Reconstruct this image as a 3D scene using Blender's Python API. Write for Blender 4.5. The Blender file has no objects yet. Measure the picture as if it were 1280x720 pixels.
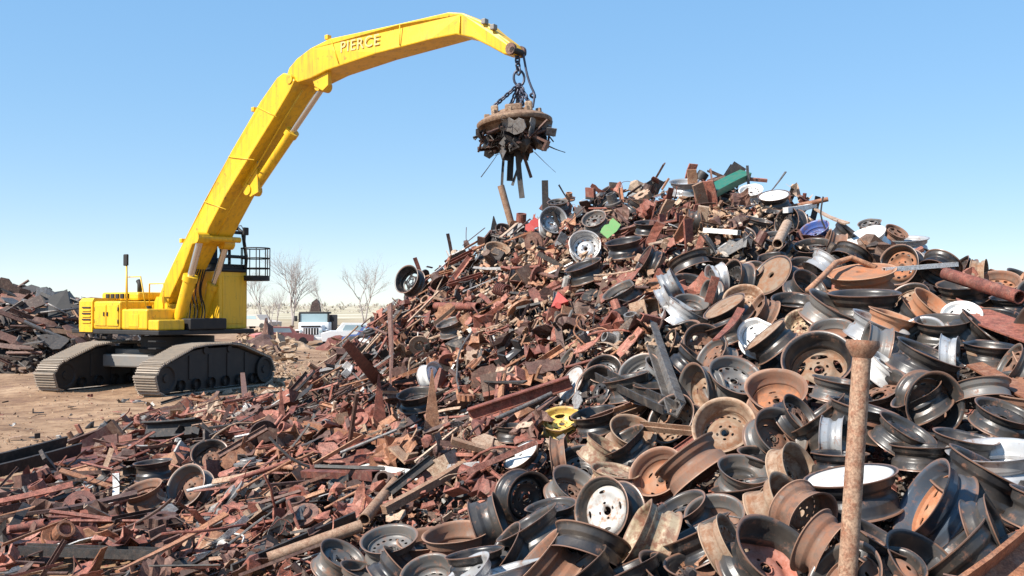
import bpy, bmesh, math, random
import numpy as np
from mathutils import Vector, Matrix, Euler

random.seed(7)
RNG = np.random.default_rng(11)
R = math.radians
SC = bpy.context.scene
COL = SC.collection

# ------------------------------------------------------------------ camera, sky, sun, exposure
F = 1229.0                                   # focal length in photo pixels (1280 wide)
CAMZ = 2.0
cam_d = bpy.data.cameras.new('camera')
cam = bpy.data.objects.new('camera', cam_d)
COL.objects.link(cam)
cam.location = (0, 0, CAMZ)
cam.rotation_euler = (R(90) + math.atan(25 / F), 0, 0)
cam_d.sensor_width = 36
cam_d.lens = 36 * F / 1280
cam_d.clip_start = 0.05
cam_d.clip_end = 6000
SC.camera = cam
CROT = cam.rotation_euler.to_matrix()

SUN_DIR = Vector((-0.66, -0.44, 0.78)).normalized()      # towards the sun
world = bpy.data.worlds.new('World')
SC.world = world
world.use_nodes = True
wn = world.node_tree.nodes
bg = wn['Background']
sky = wn.new('ShaderNodeTexSky')
sky.sky_type = 'NISHITA'
sky.sun_disc = False
sky.sun_elevation = math.asin(SUN_DIR.z)
sky.sun_rotation = math.atan2(SUN_DIR.x, SUN_DIR.y)
sky.altitude = 0
sky.air_density = 0.8
sky.dust_density = 0.0
sky.ozone_density = 5.0
gam = wn.new('ShaderNodeGamma'); gam.inputs[1].default_value = 0.30          # the photograph's sky is an even light blue: flatten the whole dome
hsv = wn.new('ShaderNodeHueSaturation'); hsv.inputs['Saturation'].default_value = 2.2; hsv.inputs['Value'].default_value = 2.74; hsv.inputs['Hue'].default_value = 0.503
world.node_tree.links.new(sky.outputs[0], gam.inputs[0]); world.node_tree.links.new(gam.outputs[0], hsv.inputs['Color'])
world.node_tree.links.new(hsv.outputs[0], bg.inputs[0])
bg.inputs[1].default_value = 0.12

sun_d = bpy.data.lights.new('sun', 'SUN')
sun_d.energy = 4.8
sun_d.angle = R(0.5)
sun_d.color = (1.0, 0.94, 0.85)
sun = bpy.data.objects.new('sun', sun_d)
COL.objects.link(sun)
sun.rotation_euler = SUN_DIR.to_track_quat('Z', 'Y').to_euler()
sun.location = (-20, -10, 30)

SC.view_settings.view_transform = 'Standard'
SC.view_settings.look = 'None'
SC.view_settings.exposure = 0.85
SC.view_settings.gamma = 1.0
SC.render.engine = 'CYCLES'
SC.cycles.use_denoising = True
SC.cycles.max_bounces = 5
SC.cycles.diffuse_bounces = 2
SC.cycles.glossy_bounces = 2

# ------------------------------------------------------------------ helpers: pixels and points
def ray(px, py):
    return CROT @ Vector(((px - 640) / F, (360 - py) / F, -1.0))
def at(px, py, d):
    return Vector((0, 0, CAMZ)) + ray(px, py) * d
CINV = CROT.transposed()
def proj(p):
    q = CINV @ (Vector(p) - Vector((0, 0, CAMZ)))
    if q.z > -0.05: return (-9999, -9999, 0.0)
    return (640 + F * q.x / -q.z, 360 - F * q.y / -q.z, -q.z)
def view_dir(ax, ay, az):                    # right, up, towards the viewer -> world
    return (CROT @ Vector((ax, ay, az))).normalized()

# ------------------------------------------------------------------ helpers: objects
def mesh(name, v, f, smooth=False):
    me = bpy.data.meshes.new(name)
    me.from_pydata([tuple(p) for p in v], [], f)
    if smooth: me.polygons.foreach_set('use_smooth', [True] * len(me.polygons))
    me.update()
    return me
def obj(name, me, mat=None, parent=None, M=None):
    o = bpy.data.objects.new(name, me)
    COL.objects.link(o)
    if mat is not None and me is not None:
        if len(me.materials) == 0: me.materials.append(mat)
        elif me.materials[0] is not mat:
            o.material_slots[0].link = 'OBJECT'
            o.material_slots[0].material = mat
    if parent: o.parent = parent
    if M is not None: o.matrix_basis = M
    return o
def empty(name, M=None):
    o = bpy.data.objects.new(name, None)
    o.empty_display_size = 0.1
    COL.objects.link(o)
    if M is not None: o.matrix_basis = M
    return o
def tag(o, label=None, cat=None, group=None, kind=None):
    if label: o['label'] = label
    if cat: o['category'] = cat
    if group: o['group'] = group
    if kind: o['kind'] = kind
    return o

def chaikin(P, k=2):
    P = [Vector(q) for q in P]
    for _ in range(k):
        Q = [P[0]]
        for a, b in zip(P, P[1:]): Q += [a.lerp(b, .25), a.lerp(b, .75)]
        P = Q + [P[-1]]
    return P
class MB:                                    # collects shapes of ONE part
    def __init__(s): s.v, s.f = [], []
    def add(s, v, f):
        b = len(s.v); s.v += [Vector(p) for p in v]; s.f += [[i + b for i in q] for q in f]; return s
    def box(s, lo, hi, bev=0.0):
        x0, y0, z0 = lo; x1, y1, z1 = hi
        if bev <= 0:
            v = [(x0,y0,z0),(x1,y0,z0),(x1,y1,z0),(x0,y1,z0),(x0,y0,z1),(x1,y0,z1),(x1,y1,z1),(x0,y1,z1)]
            return s.add(v, [(3,2,1,0),(4,5,6,7),(0,1,5,4),(1,2,6,5),(2,3,7,6),(3,0,4,7)])
        bm = bmesh.new(); bmesh.ops.create_cube(bm, size=1.0)
        for p in bm.verts:
            p.co = Vector(((x0+x1)/2 + p.co.x*(x1-x0), (y0+y1)/2 + p.co.y*(y1-y0), (z0+z1)/2 + p.co.z*(z1-z0)))
        bmesh.ops.bevel(bm, geom=bm.edges[:], offset=bev, segments=2, affect='EDGES', profile=0.5)
        bm.verts.index_update()
        s.add([p.co.copy() for p in bm.verts], [[q.index for q in g.verts] for g in bm.faces]); bm.free(); return s
    def prism(s, poly, y0, y1):              # polygon in (x,z) extruded along y
        n = len(poly)
        v = [(p[0], y0, p[1]) for p in poly] + [(p[0], y1, p[1]) for p in poly]
        return s.add(v, [list(range(n)), list(range(2*n-1, n-1, -1))] + [[i, i+n, (i+1) % n + n, (i+1) % n] for i in range(n)])
    def tube(s, pts, r, n=8, cap=True):
        pts = [Vector(p) for p in pts]; b0 = None; v = []; f = []
        rr = r if isinstance(r, (list, tuple)) else [r] * len(pts)
        for i, p in enumerate(pts):
            d = (pts[min(i+1, len(pts)-1)] - pts[max(i-1, 0)]).normalized()
            if b0 is None: b0 = d.orthogonal().normalized()
            b0 = (b0 - d * b0.dot(d)).normalized(); c = d.cross(b0)
            for k in range(n):
                a = 2 * math.pi * k / n
                v.append(p + (b0 * math.cos(a) + c * math.sin(a)) * rr[i])
        for i in range(len(pts) - 1):
            for k in range(n):
                f.append([i*n+k, i*n+(k+1) % n, (i+1)*n+(k+1) % n, (i+1)*n+k])
        if cap: f += [list(range(n-1, -1, -1)), list(range((len(pts)-1)*n, len(pts)*n))]
        return s.add(v, f)
    def lathe(s, prof, n=32, closed=False, M=None):    # profile (r, z) about z
        v = []; f = []; m = len(prof)
        for k in range(n):
            a = 2 * math.pi * k / n
            v += [Vector((r*math.cos(a), r*math.sin(a), z)) for r, z in prof]
        for k in range(n):
            for i in range(m if closed else m - 1):
                f.append([k*m+i, ((k+1) % n)*m+i, ((k+1) % n)*m+(i+1) % m, k*m+(i+1) % m])
        if M: v = [M @ p for p in v]
        return s.add(v, f)
    def build(s, name, mat, parent=None, smooth=False, angle=None):
        me = mesh(name, s.v, s.f, smooth or angle is not None)
        bm = bmesh.new(); bm.from_mesh(me)
        bmesh.ops.recalc_face_normals(bm, faces=bm.faces[:])
        if angle is not None:
            for e in bm.edges:
                if len(e.link_faces) == 2 and e.calc_face_angle(0) > R(angle): e.smooth = False
        bm.to_mesh(me); bm.free()
        return obj(name, me, mat, parent)

# ------------------------------------------------------------------ materials
def new_mat(name):
    m = bpy.data.materials.new(name); m.use_nodes = True
    nt = m.node_tree; b = nt.nodes['Principled BSDF']
    return m, nt, b
def N(nt, t, **kw):
    n = nt.nodes.new(t)
    for k, v in kw.items():
        if hasattr(n, k): setattr(n, k, v)
        else: n.inputs[k].default_value = v
    return n
def ramp(nt, stops, interp='LINEAR'):
    n = nt.nodes.new('ShaderNodeValToRGB'); n.color_ramp.interpolation = interp
    e = n.color_ramp.elements
    while len(e) < len(stops): e.new(0.5)
    for i, (p, c) in enumerate(stops):
        e[i].position = p; e[i].color = (*c, 1) if len(c) == 3 else c
    return n
def mix(nt, fac, a, b, mode='MIX'):
    n = nt.nodes.new('ShaderNodeMix'); n.data_type = 'RGBA'; n.blend_type = mode
    L = nt.links.new
    for sock, val in ((n.inputs[0], fac), (n.inputs[6], a), (n.inputs[7], b)):
        if isinstance(val, bpy.types.NodeSocket): L(val, sock)
        elif isinstance(val, (int, float)): sock.default_value = val
        else: sock.default_value = (*val, 1)
    return n.outputs[2]
def math_n(nt, op, a, b=None):
    n = nt.nodes.new('ShaderNodeMath'); n.operation = op
    for i, val in enumerate((a, b)):
        if val is None: continue
        if isinstance(val, bpy.types.NodeSocket): nt.links.new(val, n.inputs[i])
        else: n.inputs[i].default_value = val
    return n.outputs[0]
def coords(nt, world_space=False):           # local coordinates with a random shift for every object
    if world_space:
        return nt.nodes.new('ShaderNodeNewGeometry').outputs['Position'], None
    tc = nt.nodes.new('ShaderNodeTexCoord'); oi = nt.nodes.new('ShaderNodeObjectInfo')
    s = nt.nodes.new('ShaderNodeVectorMath'); s.operation = 'ADD'
    nt.links.new(tc.outputs['Object'], s.inputs[0])
    mu = math_n(nt, 'MULTIPLY', oi.outputs['Random'], 57.0)
    nt.links.new(mu, s.inputs[1])
    return s.outputs[0], oi.outputs['Random']
def noise_n(nt, vec, scale, detail=5, rough=0.6):
    n = nt.nodes.new('ShaderNodeTexNoise'); n.inputs['Scale'].default_value = scale
    n.inputs['Detail'].default_value = detail; n.inputs['Roughness'].default_value = rough
    if vec is not None: nt.links.new(vec, n.inputs['Vector'])
    return n.outputs[0]
def bump(nt, b, h, strength=0.3, dist=0.01):
    n = nt.nodes.new('ShaderNodeBump'); n.inputs['Strength'].default_value = strength; n.inputs['Distance'].default_value = dist
    nt.links.new(h, n.inputs['Height']); nt.links.new(n.outputs[0], b.inputs['Normal'])

def scrap_mat(name, stops, rough=0.75, metal=0.0, spots=(0.05, 0.028, 0.02), spot_amt=0.55, island=False, dust=(0.36, 0.27, 0.20), dust_amt=0.35):
    """weathered steel: the piece's own tone from a ramp, rust blotches, pale dust and fine grain over it"""
    m, nt, b = new_mat(name); L = nt.links.new
    vec, _ = coords(nt, True)
    rnd = nt.nodes.new('ShaderNodeNewGeometry').outputs['Random Per Island'] if island else nt.nodes.new('ShaderNodeObjectInfo').outputs['Random']
    n1 = noise_n(nt, vec, 9.0, 6, 0.7)
    fac = rnd if island else math_n(nt, 'ADD', math_n(nt, 'MULTIPLY', rnd, 0.9), math_n(nt, 'MULTIPLY', math_n(nt, 'SUBTRACT', n1, 0.45), 1.3))
    rp = ramp(nt, stops, 'CONSTANT' if island else 'LINEAR'); L(fac, rp.inputs[0])
    n2 = noise_n(nt, vec, 24.0, 6, 0.72)
    r2 = ramp(nt, [(0.46, (0, 0, 0)), (0.60, (1, 1, 1))]); L(n2, r2.inputs[0])
    c = mix(nt, math_n(nt, 'MULTIPLY', r2.outputs[0], spot_amt), rp.outputs[0], spots)
    n3 = noise_n(nt, vec, 13.0, 5, 0.7)
    r3 = ramp(nt, [(0.50, (0, 0, 0)), (0.68, (1, 1, 1))]); L(n3, r3.inputs[0])
    c = mix(nt, math_n(nt, 'MULTIPLY', r3.outputs[0], dust_amt), c, dust)
    n4 = noise_n(nt, vec, 110.0, 3, 0.6)
    r4 = ramp(nt, [(0.35, (0.62, 0.6, 0.58)), (0.65, (1.2, 1.2, 1.2))]); L(n4, r4.inputs[0])
    c = mix(nt, 1.0, c, r4.outputs[0], 'MULTIPLY')
    L(c, b.inputs['Base Color'])
    b.inputs['Metallic'].default_value = metal
    L(math_n(nt, 'ADD', math_n(nt, 'MULTIPLY', n2, 0.4), rough - 0.25), b.inputs['Roughness'])
    bump(nt, b, n2, 0.45, 0.006)
    return m
RED = scrap_mat('red_rust', [(0.0, (0.10, 0.030, 0.022)), (0.4, (0.24, 0.072, 0.046)), (0.75, (0.36, 0.125, 0.082)), (1.0, (0.46, 0.21, 0.15))], dust_amt=0.2, spots=(0.06, 0.022, 0.017))
BROWN = scrap_mat('brown_rust', [(0.0, (0.035, 0.017, 0.013)), (0.5, (0.10, 0.045, 0.033)), (1.0, (0.20, 0.098, 0.07))], dust_amt=0.25)
ORANGE = scrap_mat('orange_rust', [(0.0, (0.22, 0.085, 0.042)), (0.5, (0.36, 0.16, 0.080)), (1.0, (0.44, 0.23, 0.13))], spots=(0.13, 0.05, 0.03))
TAN = scrap_mat('tan_rust', [(0.0, (0.24, 0.14, 0.085)), (0.5, (0.38, 0.25, 0.165)), (1.0, (0.50, 0.38, 0.28))], spots=(0.22, 0.09, 0.045))
GREY = scrap_mat('grey_steel', [(0.0, (0.10, 0.095, 0.092)), (0.5, (0.20, 0.195, 0.19)), (1.0, (0.34, 0.33, 0.32))], rough=0.6, metal=0.3, spots=(0.10, 0.06, 0.045))
BLACK = scrap_mat('black_steel', [(0.0, (0.010, 0.010, 0.011)), (0.6, (0.02, 0.02, 0.021)), (1.0, (0.05, 0.046, 0.043))], rough=0.65, spots=(0.07, 0.04, 0.03), spot_amt=0.35, dust_amt=0.12)
WHITE = scrap_mat('white_paint', [(0.0, (0.66, 0.65, 0.62)), (1.0, (0.80, 0.79, 0.76))], rough=0.55, spots=(0.32, 0.20, 0.13), spot_amt=0.35)
STEELS = {'rust-red': RED, 'dark brown': BROWN, 'orange-brown': ORANGE, 'tan': TAN, 'grey': GREY, 'black': BLACK, 'white': WHITE}
ISLE = [(0.0, (0.03, 0.02, 0.016)), (0.16, (0.11, 0.036, 0.027)), (0.32, (0.22, 0.07, 0.046)), (0.46, (0.33, 0.12, 0.08)), (0.57, (0.13, 0.075, 0.053)),
        (0.67, (0.34, 0.17, 0.095)), (0.74, (0.44, 0.32, 0.23)), (0.81, (0.02, 0.02, 0.02)), (0.89, (0.15, 0.145, 0.14)), (0.96, (0.40, 0.39, 0.37))]
MIXED = scrap_mat('mixed_scrap', ISLE, island=True, spot_amt=0.3)
DGREY = scrap_mat('dark_grey_steel', [(0.0, (0.03, 0.03, 0.03)), (0.6, (0.075, 0.072, 0.07)), (1.0, (0.16, 0.15, 0.14))], rough=0.6, metal=0.1, dust_amt=0.25)
MIXED_DARK = scrap_mat('mixed_dark_scrap', [(0.0, (0.02, 0.016, 0.014)), (0.3, (0.07, 0.04, 0.03)), (0.5, (0.13, 0.06, 0.042)), (0.65, (0.06, 0.055, 0.05)), (0.8, (0.22, 0.15, 0.11)), (0.9, (0.18, 0.17, 0.16))], island=True)
CHIPS = scrap_mat('tan_chips', [(0.0, (0.30, 0.17, 0.10)), (0.3, (0.44, 0.28, 0.17)), (0.6, (0.53, 0.38, 0.26)), (0.8, (0.24, 0.12, 0.075)), (0.92, (0.6, 0.5, 0.4))], island=True, spot_amt=0.25)
RUBBLE_I = scrap_mat('rubble_mix', [(0.0, (0.30, 0.19, 0.115)), (0.35, (0.38, 0.26, 0.165)), (0.65, (0.45, 0.33, 0.225)), (0.82, (0.17, 0.10, 0.065)), (0.92, (0.24, 0.10, 0.065))], island=True, spot_amt=0.2, rough=0.95)
CONCRETE = scrap_mat('dusty_concrete', [(0.0, (0.34, 0.23, 0.145)), (1.0, (0.50, 0.38, 0.27))], rough=0.95, spots=(0.34, 0.23, 0.15))

PIPER = scrap_mat('pipe_rust', [(0.0, (0.20, 0.10, 0.06)), (0.5, (0.33, 0.19, 0.12)), (1.0, (0.44, 0.30, 0.20))], spots=(0.22, 0.075, 0.035), spot_amt=0.7, dust_amt=0.25)
def paint_mat(name, col, rim=(0.24, 0.13, 0.085), rust=(0.19, 0.085, 0.05), amt=0.35, rough=0.35, metal=0.0, edge=0.8, dust=0.25, coat=0.0):
    """wheel paint: chips to rust in blotches, bare rusty lip at the flanges, a film of dust"""
    m, nt, b = new_mat(name); L = nt.links.new
    vec, rnd = coords(nt)
    n1 = noise_n(nt, vec, 6.5, 8, 0.72)
    thr = ramp(nt, [(max(0, 0.66 - amt * 0.5), (0, 0, 0)), (min(1, 0.78 - amt * 0.4), (1, 1, 1))]); L(n1, thr.inputs[0])
    n3 = noise_n(nt, vec, 30.0, 4, 0.7)
    tone = mix(nt, n3, tuple(c * 0.75 for c in rust), tuple(min(1, c * 1.45) for c in rust))
    vr = math_n(nt, 'ADD', math_n(nt, 'MULTIPLY', rnd, 0.7), 0.65)
    hs = N(nt, 'ShaderNodeHueSaturation'); hs.inputs['Color'].default_value = (*col, 1); L(vr, hs.inputs['Value'])
    c = mix(nt, thr.outputs[0], hs.outputs[0], tone)
    n2 = noise_n(nt, vec, 2.4, 4, 0.6)
    dm = ramp(nt, [(0.40, (0, 0, 0)), (0.72, (1, 1, 1))]); L(n2, dm.inputs[0])
    c = mix(nt, math_n(nt, 'MULTIPLY', dm.outputs[0], dust), c, (0.20, 0.155, 0.115))
    tc = nt.nodes.new('ShaderNodeTexCoord'); sp = nt.nodes.new('ShaderNodeSeparateXYZ'); L(tc.outputs['Object'], sp.inputs[0])
    rad = math_n(nt, 'SQRT', math_n(nt, 'ADD', math_n(nt, 'MULTIPLY', sp.outputs[0], sp.outputs[0]), math_n(nt, 'MULTIPLY', sp.outputs[1], sp.outputs[1])))
    rad = math_n(nt, 'ADD', rad, math_n(nt, 'MULTIPLY', math_n(nt, 'SUBTRACT', n3, 0.5), 0.03))
    lip = ramp(nt, [(0.470, (0, 0, 0)), (0.488, (1, 1, 1))]); L(rad, lip.inputs[0])
    c = mix(nt, math_n(nt, 'MULTIPLY', lip.outputs[0], edge), c, rim)
    L(c, b.inputs['Base Color'])
    rg = math_n(nt, 'ADD', math_n(nt, 'MULTIPLY', thr.outputs[0], 0.35), rough)
    L(rg, b.inputs['Roughness']); b.inputs['Metallic'].default_value = metal
    b.inputs['Coat Weight'].default_value = coat
    bump(nt, b, n3, 0.15, 0.004)
    return m
PAINT = {
 'k': ('black', paint_mat('rim_black', (0.016, 0.016, 0.018), amt=0.16, dust=0.3, rough=0.36, coat=0.0)),
 'd': ('dark grey', paint_mat('rim_dark_grey', (0.034, 0.033, 0.033), amt=0.22, dust=0.28, rough=0.34, metal=0.1)),
 'g': ('grey', paint_mat('rim_grey', (0.115, 0.11, 0.105), amt=0.26, rough=0.42, metal=0.15, dust=0.4)),
 's': ('silver', paint_mat('rim_silver', (0.42, 0.42, 0.42), amt=0.22, rough=0.33, metal=0.4, dust=0.35, edge=0.35)),
 'b': ('brown', paint_mat('rim_brown', (0.125, 0.072, 0.05), amt=0.55, rough=0.6, dust=0.4, rim=(0.34, 0.2, 0.135))),
 't': ('tan', paint_mat('rim_tan', (0.31, 0.215, 0.145), amt=0.5, rough=0.65, dust=0.5, rust=(0.20, 0.095, 0.05), rim=(0.40, 0.27, 0.18))),
 'o': ('orange-rusted', paint_mat('rim_orange', (0.30, 0.145, 0.08), amt=0.5, rough=0.7, dust=0.45, rust=(0.34, 0.13, 0.06), rim=(0.46, 0.27, 0.17))),
 'r': ('red-rusted', paint_mat('rim_red', (0.42, 0.185, 0.14), amt=0.5, rough=0.7, dust=0.3, rust=(0.30, 0.10, 0.065), rim=(0.45, 0.27, 0.2))),
 'p': ('pale grey', paint_mat('rim_pale_grey', (0.42, 0.41, 0.39), amt=0.32, rough=0.5, dust=0.5, rust=(0.30, 0.15, 0.08))),
 'w': ('white', paint_mat('rim_white', (0.72, 0.71, 0.68), amt=0.18, rough=0.4, dust=0.3, edge=0.4)),
 'c': ('cream', paint_mat('rim_cream', (0.52, 0.41, 0.26), amt=0.5, rough=0.5, dust=0.5)),
 'y': ('yellow', paint_mat('rim_yellow', (0.66, 0.44, 0.10), amt=0.3, rough=0.45, dust=0.2)),
 'u': ('blue', paint_mat('rim_blue', (0.05, 0.10, 0.30), amt=0.3, rough=0.4, dust=0.45)),
 'v': ('blue-grey', paint_mat('rim_blue_grey', (0.075, 0.095, 0.125), amt=0.25, rough=0.28, metal=0.2, dust=0.3)),
}
def plain_mat(name, col, rough=0.5, metal=0.0, var=0.25, scale=3.0, dirt=(0.2, 0.14, 0.09), dirt_amt=0.25, coat=0.0):
    m, nt, b = new_mat(name); L = nt.links.new
    vec, rnd = coords(nt)
    n = noise_n(nt, vec, scale, 6, 0.65)
    r1 = ramp(nt, [(0.45, (0, 0, 0)), (0.75, (1, 1, 1))]); L(n, r1.inputs[0])
    c = mix(nt, n, tuple(x * (1 - var) for x in col), tuple(min(1, x * (1 + var)) for x in col))
    c = mix(nt, math_n(nt, 'MULTIPLY', r1.outputs[0], dirt_amt), c, dirt)
    L(c, b.inputs['Base Color']); b.inputs['Roughness'].default_value = rough; b.inputs['Metallic'].default_value = metal
    b.inputs['Coat Weight'].default_value = coat
    return m
def machine_paint():
    """sun-faded yellow with grime, chips and rain streaks"""
    m, nt, b = new_mat('machine_yellow'); L = nt.links.new
    pos, _ = coords(nt, True)
    n1 = noise_n(nt, pos, 0.9, 5, 0.6); c = mix(nt, n1, (0.68, 0.36, 0.010), (0.86, 0.52, 0.018))
    mp = nt.nodes.new('ShaderNodeMapping'); mp.inputs['Scale'].default_value = (9, 9, 0.9); L(pos, mp.inputs[0])
    n2 = noise_n(nt, mp.outputs[0], 1.0, 6, 0.7); r2 = ramp(nt, [(0.48, (0, 0, 0)), (0.70, (1, 1, 1))]); L(n2, r2.inputs[0])
    c = mix(nt, math_n(nt, 'MULTIPLY', r2.outputs[0], 0.6), c, (0.30, 0.17, 0.035))
    n3 = noise_n(nt, pos, 6.0, 8, 0.75); r3 = ramp(nt, [(0.60, (0, 0, 0)), (0.66, (1, 1, 1))]); L(n3, r3.inputs[0])
    c = mix(nt, math_n(nt, 'MULTIPLY', r3.outputs[0], 0.7), c, (0.13, 0.07, 0.03))
    L(c, b.inputs['Base Color']); L(math_n(nt, 'ADD', math_n(nt, 'MULTIPLY', n3, 0.4), 0.25), b.inputs['Roughness'])
    return m
YELLOW = machine_paint()
TRACKM = plain_mat('track_steel', (0.30, 0.25, 0.20), 0.7, 0.1, 0.35, 9.0, (0.34, 0.25, 0.17), 0.5)
DARKM = plain_mat('dark_machine_steel', (0.014, 0.013, 0.013), 0.7, 0, 0.3, 4.0, (0.05, 0.04, 0.03), 0.3)
FRAMEG = plain_mat('grey_frame_steel', (0.22, 0.21, 0.195), 0.6, 0.1, 0.3, 4.0, (0.2, 0.13, 0.08), 0.4)
CHROME = plain_mat('chrome_rod', (0.62, 0.6, 0.57), 0.25, 0.9, 0.05, 3.0, (0.3, 0.25, 0.2), 0.1)
GLASS, _nt, _b = new_mat('cab_glass')
_b.inputs['Base Color'].default_value = (0.75, 0.85, 0.9, 1); _b.inputs['Roughness'].default_value = 0.03
_b.inputs['Transmission Weight'].default_value = 1.0; _b.inputs['IOR'].default_value = 1.02
TEXTM = plain_mat('faded_lettering', (0.58, 0.46, 0.19), 0.6, 0, 0.1, 3, (0.5, 0.4, 0.2), 0.2)
MAGM = scrap_mat('magnet_casting', [(0.0, (0.22, 0.13, 0.08)), (0.5, (0.36, 0.24, 0.15)), (1.0, (0.46, 0.33, 0.22))], spots=(0.10, 0.05, 0.03), spot_amt=0.7)
CHAINM = plain_mat('chain_steel', (0.05, 0.055, 0.085), 0.45, 0.3, 0.3, 6.0, (0.12, 0.08, 0.06), 0.3)
GREENP = plain_mat('green_paint', (0.022, 0.17, 0.105), 0.45, 0, 0.25, 9.0, (0.2, 0.13, 0.08), 0.6)
LIME = plain_mat('lime_paint', (0.22, 0.46, 0.16), 0.5, 0, 0.15, 9.0, (0.3, 0.25, 0.15), 0.6)
REDP = plain_mat('red_paint', (0.46, 0.06, 0.05), 0.45, 0, 0.2, 9.0, (0.3, 0.12, 0.08), 0.6)
BLUEP = plain_mat('blue_paint', (0.05, 0.10, 0.26), 0.45, 0, 0.2, 9.0, (0.2, 0.13, 0.1), 0.6)

# ground: dry dirt with stains and a fine grain
def dirt_mat():
    m, nt, b = new_mat('dry_dirt'); L = nt.links.new
    pos, _ = coords(nt, True)
    a = noise_n(nt, pos, 0.35, 6, 0.6); c = noise_n(nt, pos, 2.2, 7, 0.65); d = noise_n(nt, pos, 14.0, 6, 0.7)
    r1 = ramp(nt, [(0.3, (0.21, 0.118, 0.062)), (0.5, (0.31, 0.188, 0.106)), (0.7, (0.41, 0.272, 0.166))]); L(a, r1.inputs[0])
    r2 = ramp(nt, [(0.38, (0.5, 0.42, 0.36)), (0.55, (1, 1, 1))]); L(c, r2.inputs[0])
    r3 = ramp(nt, [(0.3, (0.7, 0.66, 0.62)), (0.6, (1.08, 1.08, 1.08))]); L(d, r3.inputs[0])
    k = mix(nt, 0.8, r1.outputs[0], r2.outputs[0], 'MULTIPLY'); k = mix(nt, 0.9, k, r3.outputs[0], 'MULTIPLY')
    st = noise_n(nt, pos, 0.8, 7, 0.7); rs = ramp(nt, [(0.56, (0, 0, 0)), (0.66, (1, 1, 1))]); L(st, rs.inputs[0])      # oil and rust stains
    k = mix(nt, math_n(nt, 'MULTIPLY', rs.outputs[0], 0.7), k, (0.15, 0.075, 0.045))
    # dry pale grass on the far slope
    sp = nt.nodes.new('ShaderNodeSeparateXYZ'); L(pos, sp.inputs[0])
    far = nt.nodes.new('ShaderNodeMapRange'); far.inputs[1].default_value = 75; far.inputs[2].default_value = 130; L(sp.outputs[1], far.inputs[0])
    g = noise_n(nt, pos, 0.06, 5, 0.6)
    rg = ramp(nt, [(0.35, (0.30, 0.25, 0.15)), (0.5, (0.44, 0.38, 0.26)), (0.65, (0.52, 0.46, 0.36))]); L(g, rg.inputs[0])
    k = mix(nt, far.outputs[0], k, rg.outputs[0])
    L(k, b.inputs['Base Color']); b.inputs['Roughness'].default_value = 0.95
    bump(nt, b, mix(nt, 0.4, c, d), 0.6, 0.05)
    return m
DIRT = dirt_mat()
CORE = scrap_mat('heap_core_gap_shade', [(0.0, (0.02, 0.013, 0.010)), (1.0, (0.07, 0.038, 0.026))], island=True)  # near-black colour puts deep shade into the gaps between pieces

# ------------------------------------------------------------------ the ground
def gz(x, y):
    z = np.interp(y, [-50, 34, 65, 120, 250, 420, 700, 3000], [0, 0, -0.38, 0.75, 1.85, 3.0, 1.0, -8])
    return z
def gz_n(x, y):
    return float(gz(x, y)) + (0.05 * math.sin(x * 0.9 + 1.3) * math.sin(y * 0.7) + 0.03 * math.sin(x * 2.3 + y * 1.7) if y < 60 else 0.25 * math.sin(x * 0.05) * min(1, (y - 60) / 100))
def make_ground():
    xs = np.concatenate([np.linspace(-1500, -60, 14), np.linspace(-50, -24, 14), np.linspace(-23, 20, 110), np.linspace(22, 50, 14), np.linspace(60, 1500, 14)])
    ys = np.concatenate([[-60, -20], np.linspace(-6, 34, 100), np.linspace(36, 140, 40), np.linspace(150, 460, 30), np.linspace(500, 3000, 12)])
    v = [(x, y, gz_n(x, y)) for y in ys for x in xs]; n = len(xs)
    f = [(j*n+i, j*n+i+1, (j+1)*n+i+1, (j+1)*n+i) for j in range(len(ys)-1) for i in range(n-1)]
    tag(obj('ground', mesh('ground', v, f, True), DIRT), kind='structure')
make_ground()

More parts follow.
